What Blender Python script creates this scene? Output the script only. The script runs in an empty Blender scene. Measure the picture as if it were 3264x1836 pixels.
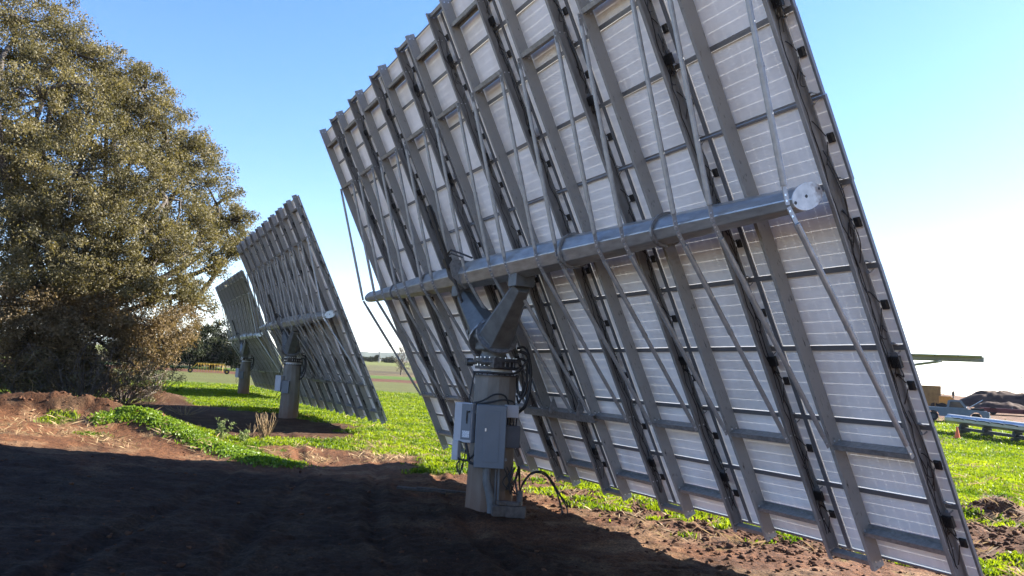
import bpy, bmesh, math, random
import numpy as np
from mathutils import Matrix, Vector, Euler

random.seed(7)
rng = np.random.default_rng(7)
sc = bpy.context.scene
R_ = math.radians

# ------------------------------------------------------------------ camera
cam = bpy.data.cameras.new('camera')
cam_o = bpy.data.objects.new('camera', cam)
sc.collection.objects.link(cam_o)
CR = ((0.43740372, 0.89765714, 0.05375539), (-0.07490567, 0.09593833, -0.99256485), (-0.89614012, 0.43012498, 0.10920340))
CAM = Vector((15.3228, -7.0971, 2.6451))
_m = Matrix([[CR[0][i], -CR[1][i], -CR[2][i]] for i in range(3)]).to_4x4()
_m.translation = CAM
cam_o.matrix_world = _m
cam.sensor_width = 36
cam.lens = 28.747
cam.clip_start = 0.1
cam.clip_end = 30000
sc.camera = cam_o

# ------------------------------------------------------------------ sky, sun, exposure
SUN_EL, SUN_AZ = 26.1, 0.0
world = bpy.data.worlds.new('World')
sc.world = world
world.use_nodes = True
wn = world.node_tree
sky = wn.nodes.new('ShaderNodeTexSky')
sky.sky_type = 'NISHITA'
sky.sun_disc = False
sky.sun_elevation = R_(SUN_EL)
sky.sun_rotation = R_(SUN_AZ)
sky.air_density = 1.0
sky.dust_density = 0.25
sky.ozone_density = 1.5
hs = wn.nodes.new('ShaderNodeHueSaturation')
hs.inputs['Saturation'].default_value = 1.2
tint = wn.nodes.new('ShaderNodeMix')
tint.data_type = 'RGBA'
tint.blend_type = 'MULTIPLY'
tint.inputs[0].default_value = 1.0
tint.inputs[7].default_value = (0.92, 0.915, 1.08, 1)
wn.links.new(sky.outputs[0], tint.inputs[6])
wn.links.new(tint.outputs[2], hs.inputs['Color'])
bg = wn.nodes['Background']
bg.inputs[1].default_value = 0.062
wn.links.new(hs.outputs[0], bg.inputs[0])
sun = bpy.data.lights.new('sun', 'SUN')
sun.energy = 5.0
sun.angle = R_(0.5)
sun.color = (1.0, 0.94, 0.85)
sun_o = bpy.data.objects.new('sun', sun)
sc.collection.objects.link(sun_o)
sun_o.rotation_euler = (R_(-(90 - SUN_EL)), 0, R_(-SUN_AZ))
sun_o.location = (0, 40, 30)
sc.view_settings.view_transform = 'Standard'
sc.view_settings.look = 'None'
sc.view_settings.gamma = 1
sc.view_settings.use_curve_mapping = False
sc.view_settings.exposure = 2.35
sc.render.engine = 'CYCLES'
sc.cycles.use_denoising = True
sc.cycles.max_bounces = 8
sc.cycles.diffuse_bounces = 4
sc.cycles.transmission_bounces = 4
sc.cycles.transparent_max_bounces = 8

# ------------------------------------------------------------------ helpers
COL = sc.collection


def tag(o, label=None, cat=None, group=None, kind=None):
    if label: o['label'] = label
    if cat: o['category'] = cat
    if group: o['group'] = group
    if kind: o['kind'] = kind
    return o


def empty(name, loc=(0, 0, 0), rz=0.0):
    o = bpy.data.objects.new(name, None)
    o.empty_display_size = 0.3
    o.location = loc
    o.rotation_euler = (0, 0, rz)
    COL.objects.link(o)
    return o


def link(name, me, parent=None, mat4=None):
    o = bpy.data.objects.new(name, me)
    COL.objects.link(o)
    if parent is not None: o.parent = parent
    if mat4 is not None: o.matrix_local = mat4
    return o


class MB:
    """collects shapes, builds one mesh"""
    def __init__(s):
        s.v, s.f, s.m = [], [], []

    def add(s, vs, fs, mi=0):
        b = len(s.v)
        s.v.extend([tuple(p) for p in vs])
        s.f.extend([tuple(i + b for i in f) for f in fs])
        s.m.extend([mi] * len(fs))
        return s

    def box(s, c, size, mi=0, rot=None):
        hx, hy, hz = size[0] / 2, size[1] / 2, size[2] / 2
        vs = [Vector((x, y, z)) for x in (-hx, hx) for y in (-hy, hy) for z in (-hz, hz)]
        if rot is not None: vs = [rot @ v for v in vs]
        vs = [v + Vector(c) for v in vs]
        return s.add(vs, [(0, 1, 3, 2), (4, 6, 7, 5), (0, 4, 5, 1), (2, 3, 7, 6), (0, 2, 6, 4), (1, 5, 7, 3)], mi)

    def bar(s, a, b, w, h, mi=0, upv=(0, 0, 1)):
        a, b = Vector(a), Vector(b)
        d = (b - a)
        L = d.length
        z = d / L
        x = Vector(upv).cross(z)
        if x.length < 1e-4: x = Vector((1, 0, 0)).cross(z)
        x.normalize()
        y = z.cross(x)
        rot = Matrix((x, y, z)).transposed()
        return s.box((a + b) / 2, (w, h, L), mi, rot)

    def tube(s, pts, r, n=6, mi=0, cap=True, closed=False):
        pts = [Vector(p) for p in pts]
        rs = r if hasattr(r, '__len__') else [r] * len(pts)
        rings = []
        prev = None
        for i, p in enumerate(pts):
            if i == 0: t = pts[1] - p
            elif i == len(pts) - 1: t = p - pts[i - 1]
            else: t = pts[i + 1] - pts[i - 1]
            if t.length < 1e-9: t = Vector((0, 0, 1))
            t.normalize()
            if prev is None:
                a = Vector((0, 0, 1)) if abs(t.z) < 0.9 else Vector((1, 0, 0))
                x = a.cross(t).normalized()
            else:
                x = prev - t * prev.dot(t)
                if x.length < 1e-6: x = Vector((1, 0, 0)).cross(t)
                x.normalize()
            prev = x
            y = t.cross(x)
            rings.append([p + (x * math.cos(2 * math.pi * k / n) + y * math.sin(2 * math.pi * k / n)) * rs[i] for k in range(n)])
        vs = [v for rg in rings for v in rg]
        fs = []
        for i in range(len(pts) - 1):
            for k in range(n):
                fs.append((i * n + k, i * n + (k + 1) % n, (i + 1) * n + (k + 1) % n, (i + 1) * n + k))
        if cap:
            fs.append(tuple(range(n - 1, -1, -1)))
            fs.append(tuple((len(pts) - 1) * n + k for k in range(n)))
        return s.add(vs, fs, mi)

    def prism(s, prof, a, b, axis=1, mi=0):
        """2D profile extruded along axis from a to b"""
        n = len(prof)
        def P(p, t):
            if axis == 0: return (t, p[0], p[1])
            if axis == 1: return (p[0], t, p[1])
            return (p[0], p[1], t)
        vs = [P(p, a) for p in prof] + [P(p, b) for p in prof]
        fs = [tuple(range(n)), tuple(range(2 * n - 1, n - 1, -1))]
        for i in range(n):
            j = (i + 1) % n
            fs.append((i, i + n, j + n, j))
        return s.add(vs, fs, mi)

    def mesh(s, name, mats, smooth=False, bevel=0.0):
        me = bpy.data.meshes.new(name)
        me.from_pydata(s.v, [], s.f)
        for m in (mats if isinstance(mats, (list, tuple)) else [mats]): me.materials.append(m)
        if len(set(s.m)) > 1: me.polygons.foreach_set('material_index', s.m)
        bm = bmesh.new()
        bm.from_mesh(me)
        bmesh.ops.recalc_face_normals(bm, faces=bm.faces)
        if bevel > 0:
            bmesh.ops.bevel(bm, geom=list(bm.edges), offset=bevel, segments=1, affect='EDGES', clamp_overlap=True)
        bm.to_mesh(me)
        bm.free()
        if smooth:
            me.polygons.foreach_set('use_smooth', [True] * len(me.polygons))
        me.update()
        return me

    def build(s, name, mats, parent=None, mat4=None, smooth=False, bevel=0.0):
        return link(name, s.mesh(name, mats, smooth, bevel), parent, mat4)


def np_mesh(name, verts, faces, mats, attrs=None, smooth=False):
    """verts (N,3), faces (M,k) all same size"""
    me = bpy.data.meshes.new(name)
    n, m, k = len(verts), len(faces), faces.shape[1]
    me.vertices.add(n)
    me.vertices.foreach_set('co', np.ascontiguousarray(verts, dtype=np.float32).ravel())
    me.loops.add(m * k)
    me.loops.foreach_set('vertex_index', np.ascontiguousarray(faces, dtype=np.int32).ravel())
    me.polygons.add(m)
    me.polygons.foreach_set('loop_start', np.arange(0, m * k, k, dtype=np.int32))
    me.polygons.foreach_set('loop_total', np.full(m, k, dtype=np.int32))
    if smooth: me.polygons.foreach_set('use_smooth', np.ones(m, dtype=bool))
    for mt in (mats if isinstance(mats, (list, tuple)) else [mats]): me.materials.append(mt)
    for an, av in (attrs or {}).items():
        if av.ndim == 1:
            a = me.attributes.new(an, 'FLOAT', 'POINT')
            a.data.foreach_set('value', av.astype(np.float32))
        else:
            a = me.attributes.new(an, 'FLOAT_COLOR', 'POINT')
            c = np.ones((n, 4), dtype=np.float32)
            c[:, :3] = av
            a.data.foreach_set('color', c.ravel())
    me.update(calc_edges=True)
    return me


def vnoise(x, y, seed=0):
    """smooth value noise 0..1"""
    xi, yi = np.floor(x).astype(np.int64), np.floor(y).astype(np.int64)
    fx, fy = x - xi, y - yi
    fx, fy = fx * fx * (3 - 2 * fx), fy * fy * (3 - 2 * fy)
    def h(a, b):
        n = (a * 374761393 + b * 668265263 + seed * 974711) & 0x7fffffff
        n = ((n ^ (n >> 13)) * 1274126177) & 0x7fffffff
        return ((n ^ (n >> 16)) & 0xffff) / 65535.0
    return (h(xi, yi) * (1 - fx) + h(xi + 1, yi) * fx) * (1 - fy) + (h(xi, yi + 1) * (1 - fx) + h(xi + 1, yi + 1) * fx) * fy


def fbm(x, y, seed=0, o=4):
    a, s, t = 0.5, 0.0, 0.0
    for i in range(o):
        s = s + a * vnoise(x * 2 ** i, y * 2 ** i, seed + i * 17)
        t += a
        a *= 0.5
    return s / t


# ------------------------------------------------------------------ materials
def mat_new(name):
    m = bpy.data.materials.new(name)
    m.use_nodes = True
    return m, m.node_tree, m.node_tree.nodes['Principled BSDF']


def mat(name, c, rough=0.6, metal=0.0, var=0.0, scale=4.0, c2=None, bump=0.0, bscale=40.0, spec=0.5, stretch=None, thresh=(0.35, 0.7)):
    """plain or two-tone procedural material in object space"""
    m, nt, b = mat_new(name)
    b.inputs['Roughness'].default_value = rough
    b.inputs['Metallic'].default_value = metal
    b.inputs['Specular IOR Level'].default_value = spec
    b.inputs['Base Color'].default_value = (*c, 1)
    tc = nt.nodes.new('ShaderNodeTexCoord')
    mp = nt.nodes.new('ShaderNodeMapping')
    nt.links.new(tc.outputs['Object'], mp.inputs[0])
    if stretch: mp.inputs['Scale'].default_value = stretch
    if c2 or var:
        if not c2: c2 = tuple(max(0, x * (1 - var)) for x in c)
        nz = nt.nodes.new('ShaderNodeTexNoise')
        nz.inputs['Scale'].default_value = scale
        nz.inputs['Detail'].default_value = 6
        nz.inputs['Roughness'].default_value = 0.6
        nt.links.new(mp.outputs[0], nz.inputs['Vector'])
        rp = nt.nodes.new('ShaderNodeValToRGB')
        rp.color_ramp.elements[0].position = thresh[0]
        rp.color_ramp.elements[1].position = thresh[1]
        rp.color_ramp.elements[0].color = (*c2, 1)
        rp.color_ramp.elements[1].color = (*c, 1)
        nt.links.new(nz.outputs['Fac'], rp.inputs[0])
        nt.links.new(rp.outputs[0], b.inputs['Base Color'])
    if bump:
        n2 = nt.nodes.new('ShaderNodeTexNoise')
        n2.inputs['Scale'].default_value = bscale
        n2.inputs['Detail'].default_value = 4
        nt.links.new(mp.outputs[0], n2.inputs['Vector'])
        bp = nt.nodes.new('ShaderNodeBump')
        bp.inputs['Strength'].default_value = bump
        bp.inputs['Distance'].default_value = 0.02
        nt.links.new(n2.outputs['Fac'], bp.inputs['Height'])
        nt.links.new(bp.outputs[0], b.inputs['Normal'])
    return m


def leaf_mat(name, ca, cb, trans=0.35, tcol=None, rough=0.5, attr='tone', spec=0.4):
    m, nt, b = mat_new(name)
    at = nt.nodes.new('ShaderNodeAttribute')
    at.attribute_name = attr
    rp = nt.nodes.new('ShaderNodeValToRGB')
    rp.color_ramp.elements[0].color = (*ca, 1)
    rp.color_ramp.elements[1].color = (*cb, 1)
    nt.links.new(at.outputs['Fac'], rp.inputs[0])
    nt.links.new(rp.outputs[0], b.inputs['Base Color'])
    b.inputs['Roughness'].default_value = rough
    b.inputs['Specular IOR Level'].default_value = spec
    tr = nt.nodes.new('ShaderNodeBsdfTranslucent')
    if tcol:
        mx = nt.nodes.new('ShaderNodeMix')
        mx.data_type = 'RGBA'
        mx.blend_type = 'MULTIPLY'
        mx.inputs[0].default_value = 1
        mx.inputs[7].default_value = (*tcol, 1)
        nt.links.new(rp.outputs[0], mx.inputs[6])
        nt.links.new(mx.outputs[2], tr.inputs[0])
    else:
        nt.links.new(rp.outputs[0], tr.inputs[0])
    ms = nt.nodes.new('ShaderNodeMixShader')
    ms.inputs[0].default_value = trans
    nt.links.new(b.outputs[0], ms.inputs[1])
    nt.links.new(tr.outputs[0], ms.inputs[2])
    nt.links.new(ms.outputs[0], nt.nodes['Material Output'].inputs[0])
    return m


M = {}
M['galv'] = mat('galvanised_steel', (0.30, 0.30, 0.30), 0.5, 0.5, c2=(0.18, 0.18, 0.18), scale=14, bump=0.08, bscale=30)
# rails: galvanised with dark drip marks stretched along the rail
M['rail'] = mat('rail_steel', (0.27, 0.265, 0.26), 0.6, 0.25, c2=(0.17, 0.165, 0.16), scale=2.2, stretch=(6, 1, 6), thresh=(0.3, 0.62))
M['railm'] = mat('rail_steel_marked', (0.28, 0.275, 0.265), 0.62, 0.25, c2=(0.05, 0.05, 0.05), scale=3.0, stretch=(9, 2.2, 9), thresh=(0.30, 0.40))
M['pipe'] = mat('galvanised_pipe', (0.36, 0.37, 0.38), 0.45, 0.4, c2=(0.26, 0.27, 0.275), scale=7)
M['tube'] = mat('tube_steel', (0.46, 0.48, 0.50), 0.40, 0.7, c2=(0.27, 0.28, 0.29), scale=5.0, stretch=(0.6, 2, 2), bump=0.08, thresh=(0.3, 0.75))
M['plate'] = mat('end_plate_zinc', (0.62, 0.66, 0.68), 0.6, 0.3, c2=(0.42, 0.46, 0.48), scale=8)
def plate_wear():
    nt = M['plate'].node_tree
    b = nt.nodes['Principled BSDF']
    src = b.inputs['Base Color'].links[0].from_socket
    tc = [n for n in nt.nodes if n.type == 'TEX_COORD'][0]
    sx = nt.nodes.new('ShaderNodeSeparateXYZ')
    nt.links.new(tc.outputs['Object'], sx.inputs[0])
    nz = nt.nodes.new('ShaderNodeTexNoise')
    nz.inputs['Scale'].default_value = 14
    nt.links.new(tc.outputs['Object'], nz.inputs['Vector'])
    ma = nt.nodes.new('ShaderNodeMath')
    ma.operation = 'MULTIPLY_ADD'
    ma.inputs[1].default_value = 0.25
    nt.links.new(nz.outputs['Fac'], ma.inputs[0])
    nt.links.new(sx.outputs[2], ma.inputs[2])
    mr = nt.nodes.new('ShaderNodeMapRange')
    mr.inputs[1].default_value = 0.47
    mr.inputs[2].default_value = 0.55
    mr.inputs[3].default_value = 0.9
    mr.inputs[4].default_value = 0.0
    nt.links.new(ma.outputs[0], mr.inputs[0])
    mx = nt.nodes.new('ShaderNodeMix')
    mx.data_type = 'RGBA'
    nt.links.new(mr.outputs[0], mx.inputs[0])
    nt.links.new(src, mx.inputs[6])
    mx.inputs[7].default_value = (0.20, 0.175, 0.16, 1)
    nt.links.new(mx.outputs[2], b.inputs['Base Color'])


plate_wear()
M['rustplate'] = mat('weathered_plate', (0.30, 0.27, 0.25), 0.8, 0.1, c2=(0.14, 0.12, 0.11), scale=9)
M['alu'] = mat('anodised_aluminium', (0.19, 0.195, 0.21), 0.5, 0.5, var=0.15, scale=5)
M['black'] = mat('black_plastic', (0.012, 0.012, 0.013), 0.5)
M['cable'] = mat('black_cable', (0.014, 0.014, 0.015), 0.55)
M['bolt'] = mat('bright_bolt', (0.75, 0.76, 0.78), 0.3, 0.9)
M['arm'] = mat('arm_steel', (0.155, 0.165, 0.165), 0.55, 0.25, c2=(0.095, 0.10, 0.10), scale=4)
M['dark_steel'] = mat('dark_greased_steel', (0.09, 0.09, 0.095), 0.5, 0.4, c2=(0.03, 0.03, 0.03), scale=14)
M['white_steel'] = mat('white_painted_steel', (0.72, 0.74, 0.76), 0.5, 0.0, var=0.25, scale=9)
M['post'] = mat('concrete_post', (0.25, 0.225, 0.19), 0.85, 0.0, c2=(0.15, 0.135, 0.115), scale=2.5, stretch=(1.5, 1.5, 0.5), bump=0.15, bscale=35)
M['cabinet'] = mat('grey_cabinet_paint', (0.135, 0.155, 0.18), 0.45, 0.0, var=0.12, scale=3)
M['whitebox'] = mat('pale_box_paint', (0.42, 0.42, 0.44), 0.5, 0.0, var=0.12, scale=5)
M['darkbox'] = mat('dark_box_paint', (0.06, 0.063, 0.075), 0.5, 0.0, var=0.2, scale=5)
M['label'] = mat('paper_label', (0.62, 0.63, 0.65), 0.6, c2=(0.30, 0.32, 0.36), scale=60, thresh=(0.42, 0.5))
M['red'] = mat('red_plastic', (0.35, 0.03, 0.03), 0.5)
M['conduit'] = mat('grey_conduit', (0.15, 0.15, 0.15), 0.6, 0.0, var=0.3, scale=6)
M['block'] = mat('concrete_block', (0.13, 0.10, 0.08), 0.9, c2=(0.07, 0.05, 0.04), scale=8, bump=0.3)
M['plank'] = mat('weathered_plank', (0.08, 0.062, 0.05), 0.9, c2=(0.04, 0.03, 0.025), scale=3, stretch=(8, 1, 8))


def backsheet_mat():
    m, nt, b = mat_new('white_backsheet')
    b.inputs['Base Color'].default_value = (0.90, 0.88, 0.89, 1)
    b.inputs['Roughness'].default_value = 0.55
    tc = nt.nodes.new('ShaderNodeTexCoord')
    oi = nt.nodes.new('ShaderNodeObjectInfo')
    vm = nt.nodes.new('ShaderNodeVectorMath')
    vm.operation = 'ADD'
    nt.links.new(tc.outputs['Object'], vm.inputs[0])
    nt.links.new(oi.outputs['Location'], vm.inputs[1])
    nz = nt.nodes.new('ShaderNodeTexNoise')
    nz.inputs['Scale'].default_value = 2.0
    nz.inputs['Detail'].default_value = 6
    nt.links.new(vm.outputs[0], nz.inputs['Vector'])
    rp = nt.nodes.new('ShaderNodeValToRGB')
    rp.color_ramp.elements[0].position = 0.35
    rp.color_ramp.elements[0].color = (0.80, 0.775, 0.765, 1)
    rp.color_ramp.elements[1].position = 0.6
    rp.color_ramp.elements[1].color = (0.92, 0.905, 0.91, 1)
    nt.links.new(nz.outputs['Fac'], rp.inputs[0])
    nt.links.new(rp.outputs[0], b.inputs['Base Color'])
    tr = nt.nodes.new('ShaderNodeBsdfTranslucent')
    tr.inputs[0].default_value = (0.9, 0.9, 0.88, 1)
    ms = nt.nodes.new('ShaderNodeMixShader')
    ms.inputs[0].default_value = 0.12
    nt.links.new(b.outputs[0], ms.inputs[1])
    nt.links.new(tr.outputs[0], ms.inputs[2])
    nt.links.new(ms.outputs[0], nt.nodes['Material Output'].inputs[0])
    return m


M['backsheet'] = backsheet_mat()
M['cell'] = mat('dark_blue_cell', (0.012, 0.016, 0.045), 0.25, 0.0, var=0.4, scale=6)

# ------------------------------------------------------------------ terrain
D1 = np.array([(-30, -15), (-19.8, -11), (-19.2, -8.6), (-17.4, -5.4), (-14.3, -4.6), (-10.9, -3.7), (-8.9, -2.5), (-12.0, -1.7), (-12.8, -0.5), (-11.6, 0.8), (-10.0, 1.8), (-6.5, 0.6), (-6.0, 2.1), (-5.2, 3.3), (-3.8, 3.6), (-1.0, 3.2), (1.4, 3.6), (3.2, 4.1), (4.4, 4.8), (5.4, 6.6), (3.1, 10.3), (2.2, 13.6), (30, 16), (40, -40), (-40, -40), (-40, -14)])


def seg_dist(x, y, a, b):
    ax, ay = a
    bx, by = b
    dx, dy = bx - ax, by - ay
    t = np.clip(((x - ax) * dx + (y - ay) * dy) / (dx * dx + dy * dy), 0, 1)
    return np.hypot(x - ax - t * dx, y - ay - t * dy), t


def poly_sdf(x, y, P):
    """signed distance, negative inside"""
    d = np.full(x.shape, 1e9)
    ins = np.zeros(x.shape, bool)
    n = len(P)
    for i in range(n):
        a, b = P[i], P[(i + 1) % n]
        d = np.minimum(d, seg_dist(x, y, a, b)[0])
        c = ((a[1] > y) != (b[1] > y)) & (x < (b[0] - a[0]) * (y - a[1]) / (b[1] - a[1] + 1e-12) + a[0])
        ins ^= c
    return np.where(ins, -d, d)


def sstep(a, b, v):
    t = np.clip((v - a) / (b - a), 0, 1)
    return t * t * (3 - 2 * t)


BANK = [(-15.2, -7.2), (-15.3, -6.2), (-14.4, -5.3), (-12.5, -4.6), (-10.9, -3.85), (-9.3, -3.1), (-8.2, -2.7)]
MOUND = [(-17.8, -11.5), (-17.6, -8.7), (-16.8, -7.1), (-15.9, -5.5), (-13.8, -4.6)]
MOUND_H = [0.5, 0.92, 0.88, 0.6, 0.25]


def height(x, y):
    x = np.asarray(x, float)
    y = np.asarray(y, float)
    dx, dy = x - CAM.x, y - CAM.y
    d = np.hypot(dx, dy)
    az = np.degrees(np.arctan2(dy, dx))
    az = np.where(az < -90, az + 360, az)
    t = sstep(122, 152, az)
    d0 = 75 * t + 42 * (1 - t)
    sl = 0.02 * t + 0.034 * (1 - t)
    lim = 520 * t + 140 * (1 - t)
    r = np.clip(d - d0, 0, None)
    soft = np.where(r < 12, r * r / 24, r - 6)
    h = sl * np.minimum(soft, lim - d0)
    near = np.exp(-(d / 90) ** 2)
    h = h + near * (fbm(x * 0.25, y * 0.25, 3) - 0.5) * 0.22 + (fbm(x * 0.02, y * 0.02, 5) - 0.5) * 0.5 * sstep(60, 200, d)
    # ground climbs a little to the left of the tracker row
    h = h + 0.085 * np.clip(-5.0 - y, 0, 6) * sstep(14, 2, x) * sstep(-34, -20, x)
    h = h - 0.24 * np.exp(-(((x + 9) / 3.2) ** 2 + ((y + 2.2) / 2.6) ** 2)) - 0.12 * np.exp(-(((x + 5) / 2.0) ** 2 + ((y - 1.0) / 2.0) ** 2))
    # bank with grass on top, dropping towards the camera
    for a, b in zip(BANK[:-1], BANK[1:]):
        dd, _ = seg_dist(x, y, a, b)
        h = h + 0.10 * np.exp(-(dd / 0.7) ** 2)
    # spoil ridges
    rough = (fbm(x * 1.3, y * 1.3, 11) - 0.5)
    best = np.zeros_like(h)
    for k in range(len(MOUND) - 1):
        dd, tt = seg_dist(x, y, MOUND[k], MOUND[k + 1])
        best = np.maximum(best, (MOUND_H[k] * (1 - tt) + MOUND_H[k + 1] * tt) * np.exp(-(dd / 1.35) ** 2) * (1 + 0.55 * rough + 0.2 * (fbm(x * 4, y * 4, 13, 2) - 0.5)))
    h = h + best
    dd, tt = seg_dist(x, y, (-50, -9.5), (-40.5, -4.2))
    h = h + (1.25 + 0.6 * rough) * np.exp(-(dd / 1.7) ** 2) * (1 - 0.5 * tt)
    # lumps on the right
    h = h + (0.42 + 0.6 * rough) * np.exp(-(((x - 2.9) / 1.1) ** 2 + ((y - 11.9) / 1.0) ** 2))
    h = h + (0.22 + 0.6 * rough) * np.exp(-(((x - 5.2) / 1.6) ** 2 + ((y - 8.6) / 1.4) ** 2))
    return h


def hz(x, y):
    return float(height(np.array([x]), np.array([y]))[0])


def cover(x, y, full=False):
    """greenness 0..1 and field colour"""
    d = np.hypot(x - CAM.x, y - CAM.y)
    az = np.degrees(np.arctan2(y - CAM.y, x - CAM.x))
    az = np.where(az < -90, az + 360, az)
    n1 = fbm(x * 0.55, y * 0.55, 21)
    n2 = fbm(x * 2.2, y * 2.2, 31, 3)
    sd = poly_sdf(x, y, D1) + (n1 - 0.5) * 2.2 + (n2 - 0.5) * 0.9
    g = sstep(-0.25, 0.35, sd)
    # sparse green in the dirt just in front of the array
    sp = sstep(0.52, 0.66, n2 * 0.6 + n1 * 0.4) * sstep(-2.6, -0.2, sd) * sstep(-8, -5, x) * sstep(1.6, 2.6, y)
    g = np.maximum(g, sp * 0.95)
    # patches on the left
    for (px, py, r) in ((-15.6, -8.5, 0.75), (-13.2, -7.4, 0.55)):
        g = np.maximum(g, sstep(r, r * 0.5, np.hypot(x - px, (y - py) * 1.0) + (n2 - 0.5) * 0.7))
    # bare ground: trench fill under the second tracker, straw patches, spoil
    bare = sstep(0.3, -0.4, poly_sdf(x, y, np.array([(-36, -7.8), (-39.5, -3.9), (-31, 0.6), (-22.5, 3.2), (-16.0, 1.0), (-14.8, -3.0), (-18.5, -8.0)])) + (n1 - 0.5) * 2.4)
    for a, b, w in (((-17.8, -11.5), (-17.6, -8.7), 1.4), ((-17.6, -8.7), (-16.2, -6.3), 1.1), ((-50, -9.5), (-40.5, -4.2), 2.2), ((-40.5, -4.2), (-36, -3.2), 1.2)):
        bare = np.maximum(bare, sstep(w, w * 0.6, seg_dist(x, y, a, b)[0] + (n1 - 0.5) * 1.2))
    for (px, py, r) in ((-18.5, 1.2, 1.7), (-8.0, 0.2, 1.3), (-12.2, -1.2, 1.4), (2.9, 11.9, 1.6), (5.2, 8.6, 2.2), (-24.0, 38.0, 6.5)):  # last one: added unseen patch that cuts green bounce onto the flat tracker
        bare = np.maximum(bare, sstep(r, r * 0.6, np.hypot(x - px, y - py) + (n2 - 0.5) * 1.6))
    g = g * (1 - bare)
    dug_shade = bare * sstep(-13.5, -15.5, x)
    # thin spots
    g = g * (0.30 + 0.70 * sstep(0.36, 0.50, n2 * 0.55 + n1 * 0.45))
    # far work yard on the right
    g = g * (1 - sstep(74, 84, d + (n1 - .5) * 16) * sstep(150, 142, az))
    green = np.array([0.07, 0.13, 0.012])
    green2 = np.array([0.11, 0.16, 0.014])
    dirt = np.array([0.170, 0.074, 0.031])
    dirt2 = np.array([0.075, 0.035, 0.017])
    straw = np.array([0.24, 0.15, 0.08])
    q = fbm(x * 0.9, y * 0.9, 41)[:, None]
    cd = dirt * q + dirt2 * (1 - q)
    st = (sstep(0.5, 0.68, fbm(x * 1.7, y * 1.7, 51)) * 0.6)[:, None]
    cd = cd * (1 - st) + straw * st * 0.9 + cd * st * 0.1
    fg_shade = sstep(14, 8.5, np.hypot((x - 4.5) * 0.85, (y + 9.5) * 1.15) + (n1 - 0.5) * 6)[:, None]
    cd = cd * (1 - 0.76 * fg_shade)  # foreground shade deepened in the soil colour around the near tracker
    cd = cd * (1 - 0.5 * dug_shade[:, None])  # dug soil darkened; the second tracker's shadow is painted into this colour too
    bounce_f = np.maximum(sstep(-17, -20, y), sstep(17, 20, x))[:, None]  # pale ground added out of view to bounce sunlight onto the panel backs
    cd = cd * (1 - bounce_f) + np.array([0.33, 0.27, 0.17]) * (0.8 + 0.4 * q) * bounce_f
    g = g * (1 - bounce_f[:, 0])
    p = fbm(x * 0.35, y * 0.35, 61)[:, None]
    cg = green * p + green2 * (1 - p)
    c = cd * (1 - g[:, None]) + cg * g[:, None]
    # field bands far to the left
    left = sstep(146, 151, az)
    jd = d + (fbm(x * 0.03, y * 0.03, 71) - 0.5) * 8
    bands = [(100, 131, (0.105, 0.115, 0.034)), (131, 146, (0.10, 0.042, 0.024)), (146, 163, (0.075, 0.13, 0.02)), (163, 182, (0.13, 0.10, 0.05)), (182, 215, (0.075, 0.06, 0.032)), (215, 300, (0.11, 0.105, 0.045)), (300, 520, (0.13, 0.15, 0.04)), (520, 2600, (0.17, 0.14, 0.085)), (2600, 99999, (0.06, 0.085, 0.06))]
    for a, b, colr in bands:
        k = (sstep(a - 2, a + 2, jd) * sstep(b + 2, b - 2, jd) * left)[:, None]
        cc = np.array(colr) * (0.8 + 0.4 * fbm(x * 0.2, y * 0.2, 81)[:, None])
        c = c * (1 - k) + cc * k
        if a < 110: g = g * (1 - k[:, 0])
    g = g * (1 - left * sstep(94, 98, jd))
    right = 1 - left
    k = (sstep(150, 200, d) * right)[:, None]
    c = c * (1 - k) + np.array((0.17, 0.14, 0.07)) * k
    return (g, c) if not full else (g, c, dug_shade)


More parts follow.
